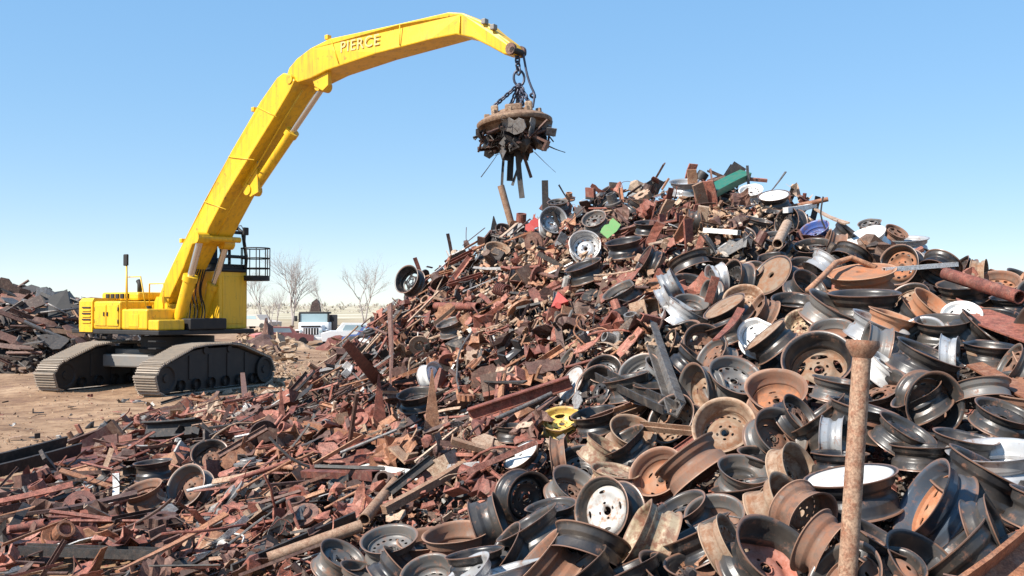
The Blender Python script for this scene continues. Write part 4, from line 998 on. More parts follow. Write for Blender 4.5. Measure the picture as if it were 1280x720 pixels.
def dims(kind, L):
    """scale of a piece of length L metres"""
    if kind in LONG:
        w = {'steel_bar': .16, 'square_bar': .07, 'angle_iron': .13, 'steel_channel': .19, 'steel_beam': .2, 'steel_pipe': .13, 'square_tube': .13}[kind] * random.uniform(.35, .95)
        w = max(0.025, min(w * L, .16)); return (L, w, w)
    if kind == 'steel_plate': return (L, L * random.uniform(.35, .9), L * random.uniform(.4, .8))
    if kind == 'steel_rod': return (L, L, L)
    return (L, L, L)
PIECES = []   # (object, kind, colour word, px, py)
def orient(n, lift=0.3, yaw=None):
    a = random.uniform(0, 6.283) if yaw is None else yaw
    t = Vector((math.cos(a), math.sin(a), 0)); t = (t - n * t.dot(n)).normalized()
    t = (t + n * random.gauss(0, lift)).normalized()
    z = (n + Vector((random.gauss(0, .3), random.gauss(0, .3), 0))); z = (z - t * z.dot(t)).normalized()
    y = z.cross(t)
    roll = random.gauss(0, .5)
    return Matrix((t, y, z)).transposed() @ Matrix.Rotation(roll, 3, 'X')
def piece(kind, colour, p, R3, sc, label=None, name=None, mat=None, cat=None, group=None, landmark=None, variant=None):
    me = VAR[kind][variant if variant is not None else random.randrange(len(VAR[kind]))][0]
    o = obj(name or kind, me, mat or STEELS[colour])
    o.matrix_basis = Matrix.Translation(p) @ R3.to_4x4() @ Matrix.Diagonal((*sc, 1))
    q = proj(p)
    PIECES.append([o, dict(kind=kind, col=colour, px=q[0], py=q[1], label=label, cat=cat or KINDS[kind][2], noun=KINDS[kind][3], group=group)])
    return o
def between(kind, colour, a, b, da, db, w, h=None, label=None, mat=None, name=None, roll=0.0, cat=None, variant=0):
    """a long piece whose two ends are seen at pixels a and b, da and db metres away (None: on the heap surface)"""
    def pt(px, d):
        if d is None or isinstance(d, str) or d < 1:
            hh = hit(*px); base = hh[0] if hh else at(*px, 13.5)
            return base + Vector((0, 0, d if isinstance(d, float) else 0.0))
        return at(*px, d)
    A, B = pt(a, da), pt(b, db)
    x = (B - A); L = x.length; x.normalize()
    up = Vector((0, 0, 1)) if abs(x.z) < .9 else Vector((0, -1, 0))
    y = up.cross(x).normalized(); z = x.cross(y)
    R3 = Matrix((x, y, z)).transposed() @ Matrix.Rotation(roll, 3, 'X')
    return piece(kind, colour, (A + B) / 2, R3, (L, w, h or w), label, name, mat, cat, variant=variant)

# ---- pieces one can single out in the photograph
def landmarks():
    # tall flanged pipe standing in the foreground
    a, b = at(1078, 436, 3.95), at(1054, 790, 3.9)
    u = (b - a).normalized(); rp = 11.8 * 3.95 / F
    t = tag(empty('flanged_pipe', Matrix.Translation(b)), 'tall rusty pipe with flanged top standing upright in the foreground', 'pipe')
    A = a - b
    pipe = MB().tube([(0, 0, 0), A*.3 + Vector((.002, 0, 0)), A*.62, A], [rp*1.0, rp*.99, rp*.97, rp*.97], 20).build('pipe_shaft', PIPER, t, angle=40)
    fz = frame(-u).to_4x4()
    MB().lathe([(.5*rp, .0), (.5*rp, .034), (1.66*rp, .034), (1.72*rp, .022), (1.72*rp, .010), (1.3*rp, -.018), (1.02*rp, -.035)], 28, M=Matrix.Translation(A) @ fz).build('flange', PIPER, t, angle=40)
    # rusty trough in the right corner
    between('steel_channel', 'orange-brown', (1218, 756), (1318, 672), 3.0, 3.3, .15, .13, 'orange-brown rusty steel trough filling the lower right corner', roll=.5)
    between('steel_channel', 'grey', (812, 428), (846, 522), 0.12, 0.06, .125, .10, 'grey steel channel leaning upright against the rims', mat=DGREY, roll=1.1)
    between('steel_channel', 'grey', (752, 478), (838, 520), 0.06, 0.05, .12, .09, 'grey steel channel lying flat at the foot of the leaning channel', mat=DGREY, roll=.2)
    between('steel_channel', 'dark brown', (888, 261), (931, 234), 0.20, 0.16, .16, .14, 'green painted steel channel near the top of the heap', mat=GREENP, name='painted_channel', roll=3.5)
    piece('steel_plate', 'white', hit(763, 299)[0] + Vector((0, -.1, .12)), frame(view_dir(.2, .4, .8)), (.24, .2, .2), 'small lime green sheet of metal high on the heap', 'painted_sheet', LIME, variant=2)
    piece('machine_casting', 'white', hit(697, 394)[0] + Vector((0, -.1, .10)), frame(view_dir(-.2, .4, .9)), (.24, .3, .26), 'crushed bright red metal casting on the slope', 'painted_casting', REDP)
    piece('steel_plate', 'white', hit(666, 290)[0] + Vector((0, -.05, .1)), frame(view_dir(.1, .5, .8)), (.22, .16, .2), 'small red painted sheet high on the left slope', 'painted_sheet', REDP)
    # pointed plates standing up
    for (x, y0, y1, w, col, lab) in ((540, 462, 548, 22, 'orange-brown', 'tall pointed rusty plate standing before the white wheel rim'), (474, 468, 541, 20, 'rust-red', 'pointed red rusty plate left of the tall pointed one'),
                              (352, 483, 540, 12, 'rust-red', 'slim pointed rusty plate standing by the sandy rubble')):
        h = hit(x, y1); d = h[1]; L = (y1 - y0) * d / F
        xx = view_dir((random.uniform(-.03, .03)), 1, 0); zz = view_dir(.25, 0, .97); yy = zz.cross(xx)
        piece('pointed_plate', col, at(x, (y0 + y1)/2, d), Matrix((xx, yy, zz)).transposed(), (L, w * d / F, .35), lab)
    # middle box, shaded side coloured darker than its lit face, and big plates
    h = hit(665, 510)[0]
    for nm, (pts), col, lab in (('steel_plate', [(655, 478), (702, 452), (702, 520), (657, 548)], 'dark brown', 'big rusty side plate, coloured dark as a shaded side, beside the yellow rim'),
                         ('steel_plate', [(578, 522), (654, 503), (655, 530), (600, 534)], 'rust-red', 'long tapering red-brown plate left of the yellow rim'),
                         ('steel_plate', [(62, 572), (120, 548), (182, 541), (178, 566), (108, 590)], 'rust-red', 'wide red-brown sheet lying by the dirt at left'),
                         ('steel_plate', [(168, 524), (222, 500), (232, 510), (205, 534)], 'dark brown', 'brown tilted plate at the edge of the scrap near the tracks'),
                         ('steel_plate', [(425, 430), (440, 428), (478, 470), (470, 484)], 'rust-red', 'slanting red-brown plate on the left flank of the heap'),
                         ('steel_plate', [(806, 350), (826, 345), (822, 372), (812, 398), (804, 380)], 'orange-brown', 'orange-brown torn plate hanging below the black rims'),
                         ('steel_plate', [(1195, 372), (1290, 405), (1290, 430), (1215, 402)], 'rust-red', 'long flat red-brown plate at the right edge'),
                         ('steel_plate', [(1208, 456), (1228, 452), (1292, 488), (1288, 502)], 'orange-brown', 'orange plank-like steel strip at the right edge'),
                         ('steel_plate', [(450, 578), (522, 588), (527, 600), (452, 592)], 'white', 'white painted steel panel among the rusty scrap')):
        P = []
        for x, y in pts:
            q = hit(x, y); P.append(at(x, y, q[1] - .06) if q else at(x, y, 8))
        c = sum(P, Vector()) / len(P)
        n = Vector()
        for i in range(1, len(P) - 1): n += (P[i] - P[0]).cross(P[i+1] - P[0])
        n.normalize()
        if n.dot(Vector((0, 0, CAMZ)) - c) < 0: n = -n
        if col == 'dark brown' and pts[0][0] == 655: n = view_dir(.75, .1, .6)
        P = [q - c - n * (q - c).dot(n) for q in P]
        m = len(P); v = P + [q - n * .012 for q in P]
        me = mesh('steel_plate', v, [list(range(m)), list(range(2*m-1, m-1, -1))] + [[i, i+m, (i+1) % m+m, (i+1) % m] for i in range(m)])
        o = obj('steel_plate', me, STEELS[col]); o.location = c
        tag(o, lab, 'plate', 'scrap steel on the heap'); LM_EXTRA.append((o, lab))
    B = between
    B('square_bar', 'tan', (480, 664), (580, 601), .14, .10, .055, None, 'long tan square bar slanting across the lower middle')
    B('steel_pipe', 'tan', (455, 672), (500, 612), .12, .10, .085, None, 'tan pipe leaning below the white painted panel')
    B('steel_pipe', 'tan', (335, 722), (452, 676), .12, .10, .085, None, 'tan pipe lying along the bottom edge, left of the rims')
    B('steel_pipe', 'orange-brown', (298, 594), (392, 604), .12, .12, .05, None, 'thin orange-brown pipe lying level at left')
    B('square_tube', 'rust-red', (392, 604), (470, 614), .12, .12, .08, None, 'square red-brown tube end below the white panel')
    B('square_bar', 'orange-brown', (365, 538), (500, 578), .12, .12, .06, None, 'long orange bar slanting up behind the white panel')
    B('steel_channel', 'black', (-25, 606), (92, 578), .16, .20, .26, .22, 'large black steel channel at the left edge', roll=.3)
    B('steel_channel', 'black', (178, 552), (246, 548), .14, .14, .22, .18, 'short black open channel behind the grey rim', roll=1.2)
    B('steel_bar', 'dark brown', (-10, 672), (172, 646), .16, .16, .10, None, 'long dark bar lying level near the left edge')
    B('steel_channel', 'black', (28, 710), (212, 714), .14, .12, .10, None, 'long black channel along the lower left edge')
    B('angle_iron', 'dark brown', (-10, 655), (60, 640), .1, .1, .09, None, 'short dark angle iron at the left edge')
    B('square_bar', 'dark brown', (303, 500), (312, 560), .55, .05, .09, None, 'short dark post standing in the sandy rubble')
    B('steel_bar', 'dark brown', (487, 424), (492, 496), .45, .05, .09, None, 'dark upright bar left of the white wheel rim', roll=1.2)
    B('steel_pipe', 'rust-red', (545, 396), (598, 398), .14, .14, .10, None, 'short red-brown pipe level on the left slope')
    B('steel_rod', 'tan', (508, 448), (638, 402), .15, .15, .9, None, 'long thin tan rod across the left slope')
    B('steel_rod', 'grey', (574, 500), (590, 440), .10, .20, .6, None, 'thin grey rod standing steeply on the slope')
    B('steel_pipe', 'tan', (984, 302), (972, 334), .18, .22, .10, None, 'short tan pipe stub pointing down among upper rims')
    B('square_tube', 'white', (881, 309), (924, 313), .18, .18, .05, None, 'thin white tube lying among the upper rims')
    B('square_bar', 'white', (982, 281), (1018, 275), .16, .16, .06, None, 'white square bar beside the blue wheel rim')
    B('steel_bar', 'tan', (1016, 274), (1058, 300), .14, .14, .06, None, 'tan bar slanting down right of the blue wheel rim')
    B('steel_bar', 'rust-red', (896, 452), (928, 416), .16, .16, .06, None, 'red bar slanting between two grey rims')
    B('steel_pipe', 'rust-red', (1182, 366), (1275, 398), .16, .16, .11, None, 'long red-brown pipe at the right edge')
    B('square_tube', 'white', (1105, 358), (1196, 350), .14, .14, .04, None, 'thin white tube below the rusty-faced rim')
    # bent orange pipe
    pts = [hit(*q)[0] + Vector((0, -.05, .16)) for q in ((1008, 388), (1024, 372), (1042, 352), (1062, 345))] + [hit(1095, 352)[0] + Vector((0, 0, .12))]
    c = pts[0].copy(); o = MB().tube([q - c for q in pts], .025, 10).build('bent_pipe', ORANGE, None, True); o.location = c
    tag(o, 'bent orange pipe arching over the flat orange rim', 'pipe', 'scrap steel on the heap'); LM_EXTRA.append((o, 'bent orange pipe'))
    # pieces sticking up on the skyline
    def S(k, col, a, b, d, w, lab, v=0):           # stands on the crest: distance from where the crest lies in that column
        y = 190
        while hit(a[0], y) is None or hit(a[0], y)[1] > 18: y += 2
        d = hit(a[0], y)[1]
        foot = (a[0] + (a[0] - b[0]) * .3, max(a[1], y + 14))
        return between(k, col, foot, b, d, d, w, None, lab, variant=v)
    S('square_bar', 'black', (682, 268), (681, 226), 14.3, .09, 'dark post sticking up on the skyline below the magnet')
    S('steel_bar', 'black', (718, 262), (697, 232), 14.3, .04, 'thin dark bar leaning beside the skyline post')
    S('steel_bar', 'grey', (958, 236), (984, 216), 13.2, .045, 'thin grey bar pointing up right from the summit')
    S('steel_bar', 'grey', (936, 232), (934, 207), 13.2, .035, 'short upright grey strip on the summit')
    S('steel_pipe', 'black', (866, 222), (880, 216), 13.2, .15, 'dark open pipe end on the summit')
    S('steel_channel', 'black', (905, 226), (923, 208), 13.2, .26, 'dark crumpled channel at the very top of the heap')
    S('steel_bar', 'black', (985, 246), (993, 234), 12.9, .08, 'short black stub right of the summit')
    S('steel_bar', 'black', (1016, 258), (1022, 246), 12.4, .07, 'small black stub on the right skyline')
    S('steel_rod', 'black', (1040, 268), (1028, 246), 12.2, .5, 'thin black rod on the right skyline')
    S('steel_pipe', 'tan', (640, 268), (626, 232), 14.4, .10, 'tan pipe leaning on the skyline under the magnet')
    S('pointed_plate', 'black', (619, 306), (617, 270), 14.3, .22, 'black pointed plate on the left skyline')
    S('steel_bar', 'dark brown', (566, 300), (560, 292), 15.0, .05, 'tiny dark stub on the left skyline')
    S('steel_bar', 'rust-red', (530, 338), (519, 322), 15.0, .06, 'thin red-brown strip on the left skyline')
    S('steel_rod', 'dark brown', (590, 300), (583, 284), 15.0, .3, 'short wire sticking up on the left skyline')
LM_EXTRA = []
landmarks()

# ---- single pieces all over the heap, drawn as they show in the picture
SCRAP_AREA = [(-20, 735), (-20, 592), (60, 570), (170, 530), (235, 505), (330, 500), (405, 470), (425, 435), (490, 375), (530, 335), (600, 292), (690, 262), (800, 232), (900, 220), (960, 232), (1050, 272), (1130, 292), (1240, 346), (1310, 360), (1310, 735)]
W_KIND = [('steel_bar', 22), ('square_bar', 8), ('angle_iron', 14), ('steel_channel', 11), ('steel_beam', 2), ('steel_pipe', 10), ('square_tube', 5), ('steel_plate', 28), ('steel_rod', 17), ('sheet_strip', 12), ('brake_disc', 5),
          ('pipe_flange', 3), ('gear_wheel', 2), ('coil_spring', 1), ('machine_casting', 14), ('steel_bracket', 9), ('steel_box', .8), ('rubber_hose', 2), ('crumpled_sheet', 20), ('wire_tangle', 7)]
_kn = [k for k, _ in W_KIND]; _kw = [w for _, w in W_KIND]
def colour_for(px, py):
    c = ['rust-red', 'dark brown', 'orange-brown', 'tan', 'grey', 'black', 'white']
    if px < 430: w = [35, 27, 11, 8, 6, 14, 2]
    elif py < 330: w = [25, 22, 17, 17, 11, 7, 2]
    else: w = [32, 19, 19, 15, 7, 7, 2]
    return random.choices(c, w)[0]
COUNT = {}
KEEP = [(t[0], t[1], t[2] * (.55 if t[0] < 600 or t[1] < 430 else .42)) for t in RIM_DATA] + [(763, 299, 15), (697, 394, 15), (666, 290, 10), (908, 248, 16), (895, 256, 14), (922, 238, 14), (828, 475, 16), (818, 448, 14), (840, 505, 14)]
KEEP += [(450 + 12*k, 584 + 1.6*k, 12) for k in range(7)] + [(540, 470 + 12*k, 10) for k in range(7)] + [(474, 478 + 12*k, 9) for k in range(6)] + [(480 + 14*k, 664 - 8.8*k, 9) for k in range(8)] + [(335 + 14*k, 720 - 5.5*k, 9) for k in range(9)]
KEEP += [(20*k, 600 - 6*k, 15) for k in range(5)] + [(185 + 14*k, 550, 12) for k in range(5)] + [(18*k, 669 - 2.4*k, 8) for k in range(10)] + [(30 + 18*k, 711, 9) for k in range(11)] + [(80 + 25*k, 576 - 9*k, 14) for k in range(4)] + [(580 + 16*k, 522, 12) for k in range(5)] + [(680, 505, 22)]
def scatter_singles(total):
    placed = {}; made = 0; tries = 0; cap = 270
    while made < total and tries < total * 12:
        tries += 1
        px = random.uniform(-20, 1300); py = random.uniform(215, 735)
        if not in_poly(px, py, SCRAP_AREA): continue
        inrim = in_poly(px, py, RIM_AREA)
        if inrim and random.random() < .94: continue
        h = hit(px, py)
        if h is None: continue
        p, d = h
        key = (int(px // 11), int(py // 8))
        if any((key[0]+i, key[1]+j) in placed for i in (0, -1, 1) for j in (0,)) and random.random() < .75: continue
        if any(abs(px - a) < c and abs(py - 4 - b) < c for a, b, c in KEEP): continue
        kind = random.choices(_kn, _kw)[0]
        if COUNT.get(kind, 0) >= cap: continue
        Lp = min(100, max(13, random.lognormvariate(3.36, .5))) * (1.35 if kind in LONG or kind == 'steel_rod' else 1.0)
        if kind in ('brake_disc', 'gear_wheel', 'pipe_flange', 'coil_spring', 'machine_casting', 'steel_bracket'): Lp = min(Lp, 34)
        if d > 9: Lp *= .85
        if px < 470 and py > 540: Lp *= 1.3
        L = min(1.3, Lp * d / F)
        if kind in ('brake_disc',): L = random.uniform(.24, .32)
        if kind in ('gear_wheel', 'pipe_flange', 'steel_bracket', 'machine_casting', 'steel_box', 'coil_spring'): L = min(L, .26 if kind not in ('machine_casting', 'steel_box') else .19)
        if kind in ('crumpled_sheet', 'steel_plate'): L = min(L, .28 if d > 9 else .5, 48 * d / F, .16 if inrim else 1)
        n = hnormal(p.x, p.y)
        lift = .16 if random.random() < .8 else .7
        yaw = random.gauss(0, .6) if random.random() < .45 else None
        R3 = orient(n, lift, yaw)
        off = random.uniform(.0, .13) if not inrim else random.uniform(-.12, .02)
        if L > .45: off += .06
        if px < 470 and L > .25: off += .03
        if inrim: L = min(L, .45)
        if d > 9: L = min(L, .5)
        col = colour_for(px, py)
        if kind == 'crumpled_sheet' and col == 'white': col = 'grey'
        sc = dims(kind, L)
        if kind in LONG and px < 560: sc = (sc[0] * 1.15, sc[1] * .75, sc[2] * .75)
        piece(kind, col, p + n * off, R3, sc)
        COUNT[kind] = COUNT.get(kind, 0) + 1; placed[key] = 1; made += 1
scatter_singles(1900)
def strays():                                      # odd bits lying out on the dirt
    n = 0
    while n < 34:
        px, py = random.uniform(-10, 330), random.uniform(492, 585)
        h = hit(px, py)
        if h is None or in_poly(px, py, SCRAP_AREA): continue
        d = h[1]; kind = random.choice(['steel_bar', 'steel_plate', 'machine_casting', 'steel_rod', 'brake_disc', 'steel_bracket', 'crumpled_sheet', 'angle_iron'])
        L = random.uniform(.12, .5) if kind in LONG or kind == 'steel_rod' else random.uniform(.1, .24)
        s = dims(kind, L); p = h[0].copy(); p.z = gz_n(p.x, p.y) + .02 + (.03 if kind not in LONG else 0)
        piece(kind, random.choice(['rust-red', 'dark brown', 'black', 'tan', 'grey']), p, Matrix.Rotation(random.uniform(0, 6.28), 3, 'Z'), s, group='loose scrap on the dirt'); n += 1
strays()

# ---- what lies between them: too many and too small to count
def bulk(name, mat, pts, kinds, label, cat):
    V = []; Fq = []; b = 0
    for (p, R3, sc, kind) in pts:
        me, v, f = random.choice(VAR[kind])
        m = np.array(R3) * np.array(sc)[None, :]
        w = v @ m.T + np.array(p)
        V.append(w); Fq += [[i + b for i in q] for q in f]; b += len(v)
    me = mesh(name, np.concatenate(V).tolist(), Fq)
    o = obj(name, me, mat); tag(o, label, cat, kind='stuff'); return o
BK = ['crumpled_sheet', 'crumpled_sheet', 'steel_bar', 'steel_bar', 'square_bar', 'angle_iron', 'steel_plate', 'steel_plate', 'machine_casting', 'machine_casting', 'steel_bracket', 'sheet_strip', 'steel_channel']
def bulk_points(n):
    out = []
    while len(out) < n:
        px = random.uniform(-40, 1320); py = random.uniform(215, 740)
        if not in_poly(px, py, SCRAP_AREA): continue
        inrim = in_poly(px, py, RIM_AREA)
        if inrim and random.random() < .6: continue
        h = hit(px, py)
        if h is None: continue
        p, d = h; nn = hnormal(p.x, p.y)
        L = min(.34, max(.05, random.lognormvariate(2.45, .45) * d / F)); kind = random.choice(BK)
        if kind in ('machine_casting', 'steel_bracket', 'crumpled_sheet'): L = min(L, .16)
        lowl = -.05 if px < 470 else 0
        off = random.uniform(-.20, -.02) + lowl if not inrim else random.uniform(-.26, -.14)
        out.append((p + nn * off, orient(nn, .3), dims(kind, L), kind))
    for i in range(2600):                          # the far side and the flanks beyond the frame
        x, y = random.uniform(-9, 12), random.uniform(1.5, 20)
        z = float(H(x, y))
        if z < .1: continue
        if math.hypot(x, y) < 2.2: continue
        q = proj((x, y, z))
        if -20 < q[0] < 1300 and q[1] < 735 and y < 9: continue
        nn = hnormal(x, y); kind = random.choice(BK); L = random.uniform(.12, .5) if y > 6.5 else random.uniform(.06, .14)
        out.append((Vector((x, y, z)) + nn * random.uniform(-.12, .05), orient(nn, .3), dims(kind, L), kind))
    return out
bulk('scrap_fragments', MIXED, bulk_points(17000), BK, 'dense mass of small rusty scrap filling the heap between larger pieces', 'scrap')
def chip_points():                                 # pale turnings in two pockets of the slope
    out = []
    for cx, cy, sx, sy, n in ((655, 352, 32, 28, 420), (905, 282, 38, 22, 420), (640, 415, 40, 18, 160), (770, 430, 50, 14, 260), (800, 350, 30, 20, 140), (690, 330, 20, 15, 120)):
        for i in range(n):
            h = hit(random.gauss(cx, sx), random.gauss(cy, sy * .8))
            if h is None or h[1] > 16: continue
            p, d = h; nn = hnormal(p.x, p.y); L = random.uniform(5, 13) * d / F
            out.append((p + nn * random.uniform(-.03, .08), orient(nn, .5), (L, L * random.uniform(.5, 1), L * .7), random.choice(['machine_casting', 'concrete_chunk', 'sheet_strip', 'steel_plate'])))
    return out
bulk('metal_turnings', CHIPS, chip_points(), None, 'pale brown metal turnings lying in pockets of the heap', 'turnings')
def strand_bundle():                               # rust-brown strands hanging down the upper slope
    for i in range(46):
        px, py = random.gauss(852, 20), random.gauss(285, 24)
        h = hit(px, py)
        if h is None: continue
        p, d = h
        x = view_dir(random.gauss(.12, .22), 1, random.uniform(.1, .5)); z = view_dir(random.gauss(0, .4), .2, 1); y = z.cross(x).normalized(); z = x.cross(y)
        L = random.uniform(22, 50) * d / F
        piece(random.choice(['steel_rod', 'sheet_strip', 'steel_bar']), random.choice(['rust-red', 'tan', 'rust-red', 'orange-brown']), p + Vector((0, -.1, .08)), Matrix((x, y, z)).transposed(), (L, L * .3, L * .3))
strand_bundle()

# ------------------------------------------------------------------ scrap clinging to the magnet
def clinging():
    c, r = MAG_C, MAG_R
    def rnd_dir(): return Euler((random.uniform(0, 6.28), random.uniform(-1.2, 1.2), random.uniform(0, 6.28))).to_matrix()
    for i in range(95):
        a = random.uniform(0, 6.28); q = r * math.sqrt(random.uniform(0, .95))
        k = random.choice(['steel_bar', 'steel_plate', 'machine_casting', 'steel_bracket', 'angle_iron', 'steel_channel', 'steel_pipe', 'crumpled_sheet', 'wire_tangle', 'wire_tangle', 'sheet_strip', 'steel_rod'])
        L = random.uniform(.18, .55)
        if k == 'brake_disc': L = .26
        z = -.2 - random.uniform(0, .42) * (1 - .55 * q / r)
        o = piece(k, random.choice(['dark brown', 'black', 'black', 'dark brown', 'black', 'black', 'dark brown', 'grey']), c + Vector((q * math.cos(a), q * math.sin(a), z)), rnd_dir(), dims(k, L), group='scrap clinging to the magnet')
        PIECES[-1][1]['mag'] = True
    def hang(a, b, w, kind='steel_bar', col='black'):
        d = proj(c)[2]; between(kind, col, a, b, d, d, w); PIECES[-1][1].update(mag=True, group='scrap clinging to the magnet')
    hang((632, 178), (602, 222), .03); hang((646, 175), (652, 248), .10); hang((640, 175), (637, 226), .12, 'steel_channel'); hang((630, 190), (627, 236), .05); hang((655, 190), (640, 232), .05)
    hang((668, 190), (694, 216), .025, 'steel_bar', 'grey'); hang((680, 180), (706, 192), .05); hang((650, 180), (664, 222), .06, 'angle_iron', 'dark brown'); hang((610, 170), (600, 178), .1, 'angle_iron', 'dark brown')
clinging()

# ------------------------------------------------------------------ sandy rubble by the tracks, stones on the dirt
def bank(x, y):
    e = max(0, 1 - ((x + 3.9) / 2.5) ** 2 - ((y - 18.0) / 5.2) ** 2)
    return -.08 + .5 * e ** .8 + .05 * math.sin(x * 4 + y) * (e > 0)
def surf(px, py):
    """first of bank and yard met along the sight line"""
    r = ray(px, py); d = 11.0
    while d < 60:
        q = at(px, py, d)
        if q.z <= max(bank(q.x, q.y), gz_n(q.x, q.y)): return q, d
        d += .08
    return None
def rubble():
    n = 0
    while n < 75:
        px, py = random.gauss(362, 40), random.uniform(432, 512)
        h = surf(px, py)
        if h is None or h[1] > 44 or (h[1] > 27 and 360 < px < 425): continue
        p, d = h; s = min(.55, random.uniform(6, 20) * d / F); n += 1
        piece('concrete_chunk', 'tan', p + Vector((0, 0, s * .08)), Euler((random.gauss(0, .5), random.gauss(0, .5), random.uniform(0, 6))).to_matrix(), (s, s * random.uniform(.5, 1), s * random.uniform(.35, .6)), mat=CONCRETE, group='rubble beside the tracks')
        PIECES[-1][1]['col'] = 'sandy'
    pts = []
    while len(pts) < 3000:
        px, py = random.gauss(362, 42), random.uniform(428, 525)
        h = surf(px, py)
        if h is None or h[1] > 46 or (h[1] > 30 and 365 < px < 420 and random.random() < .8): continue
        p, d = h; s = random.uniform(2, 8) * d / F
        pts.append((p, Euler((random.gauss(0, .6), random.gauss(0, .6), random.uniform(0, 6))).to_matrix(), (s, s * .8, s * .5), random.choice(['concrete_chunk', 'concrete_chunk', 'steel_bar', 'steel_plate', 'steel_bracket'])))
    for i in range(2600):
        px, py = random.uniform(-20, 440), 440 + 130 * random.random()
        h = surf(px, py)
        if h is None: continue
        p = h[0]; s = random.lognormvariate(-3.1, .5)
        pts.append((p, Euler((random.uniform(0, 6), random.uniform(0, 6), 0)).to_matrix(), (s, s * .8, s * .5), 'concrete_chunk'))
    bulk('gravel', RUBBLE_I, pts, None, 'sandy gravel and broken bits scattered over the dirt', 'gravel')
    v = []; nx, ny = 60, 80                        # low sandy bank under the rubble
    for j in range(ny + 1):
        for i in range(nx + 1):
            x = -6.8 + 6.2 * i / nx; y = 12.5 + 13 * j / ny; v.append((x, y, bank(x, y) + random.uniform(-.02, .02)))
    f = [(j*(nx+1)+i, j*(nx+1)+i+1, (j+1)*(nx+1)+i+1, (j+1)*(nx+1)+i) for j in range(ny) for i in range(nx) if max(v[j*(nx+1)+i][2], v[(j+1)*(nx+1)+i+1][2]) > -.06]
    tag(obj('dirt_bank', mesh('dirt_bank', v, f, True), DIRT), kind='structure')
rubble()

# ------------------------------------------------------------------ the second heap behind the excavator
def far_heap():
    cx, cy, rx, ry, hh = -17.4, 34.5, 6.3, 5.0, 2.35
    def h2(x, y):
        e = 1 - ((x - cx) / rx) ** 2 - ((y - cy) / ry) ** 2
        return hh * max(0, e) ** .62 + .12 * math.sin(x * 2.1) * math.sin(y * 1.7) if e > 0 else -.2
    v = []; n = 50
    for j in range(n + 1):
        for i in range(n + 1):
            x = cx - rx + 2 * rx * i / n; y = cy - ry + 2 * ry * j / n; v.append((x, y, h2(x, y) - .25))
    f = [(j*(n+1)+i, j*(n+1)+i+1, (j+1)*(n+1)+i+1, (j+1)*(n+1)+i) for j in range(n) for i in range(n)]
    tag(obj('rear_mound_terrain', mesh('rear_mound', v, f), CORE), kind='structure')
    def nrm(x, y): return Vector((-(h2(x+.3, y) - h2(x-.3, y)) / .6, -(h2(x, y+.3) - h2(x, y-.3)) / .6, 1)).normalized()
    pts = []
    for i in range(2600):
        x, y = random.uniform(cx - rx, cx + rx), random.uniform(cy - ry, cy + ry); z = h2(x, y)
        if z < 0: continue
        k = random.choice(BK); pts.append((Vector((x, y, z - random.uniform(0, .2))), orient(nrm(x, y), .35), dims(k, random.uniform(.2, .6)), k))
    bulk('rear_scrap_fragments', MIXED_DARK, pts, None, 'mass of rusty scrap forming the heap behind the excavator', 'scrap')
    k = 0
    while k < 110:
        x, y = random.uniform(cx - 1, cx + rx), random.uniform(cy - ry, cy + 1); z = h2(x, y)
        if z < .05: continue
        q = proj((x, y, z))
        if not (-5 < q[0] < 100): k += .05; continue
        kind = random.choice(['steel_bar', 'steel_beam', 'steel_channel', 'steel_plate', 'steel_pipe', 'angle_iron', 'steel_plate'])
        nn = nrm(x, y); piece(kind, random.choice(['dark brown', 'dark brown', 'rust-red', 'black', 'black', 'tan', 'grey']), Vector((x, y, z + random.uniform(0, .15))), orient(nn, .25, random.gauss(0, .5)), dims(kind, random.uniform(.6, 1.7)), group='scrap on the heap behind the excavator')
        PIECES[-1][1]['far'] = True; k += 1
    # dark hopper panel on top
    M = Matrix.Translation(at(71, 382, 31.6)) @ Matrix.Rotation(R(-22), 4, 'Y') @ Matrix.Rotation(R(20), 4, 'Z')
    t = tag(empty('steel_hopper', M), 'dark steel hopper tipped on top of the heap behind the excavator', 'hopper')
    MB().add([(-.35, -.3, -.32), (.35, -.3, -.4), (.45, .3, .45), (-.15, .3, .4), (-.35, -.25, -.32), (.35, -.25, -.4), (.45, .36, .45), (-.15, .36, .4)], [(0, 1, 2, 3), (7, 6, 5, 4), (0, 4, 5, 1), (1, 5, 6, 2), (2, 6, 7, 3), (3, 7, 4, 0)]).build('hopper_panel', DARKM, t)
    MB().tube([(-.5, -.35, -.1), (.6, -.2, -.35)], .035, 6).build('brace', GREY, t, True); MB().tube([(-.2, -.36, .1), (.2, -.3, -.4)], .03, 6).build('brace', GREY, t, True)
far_heap()

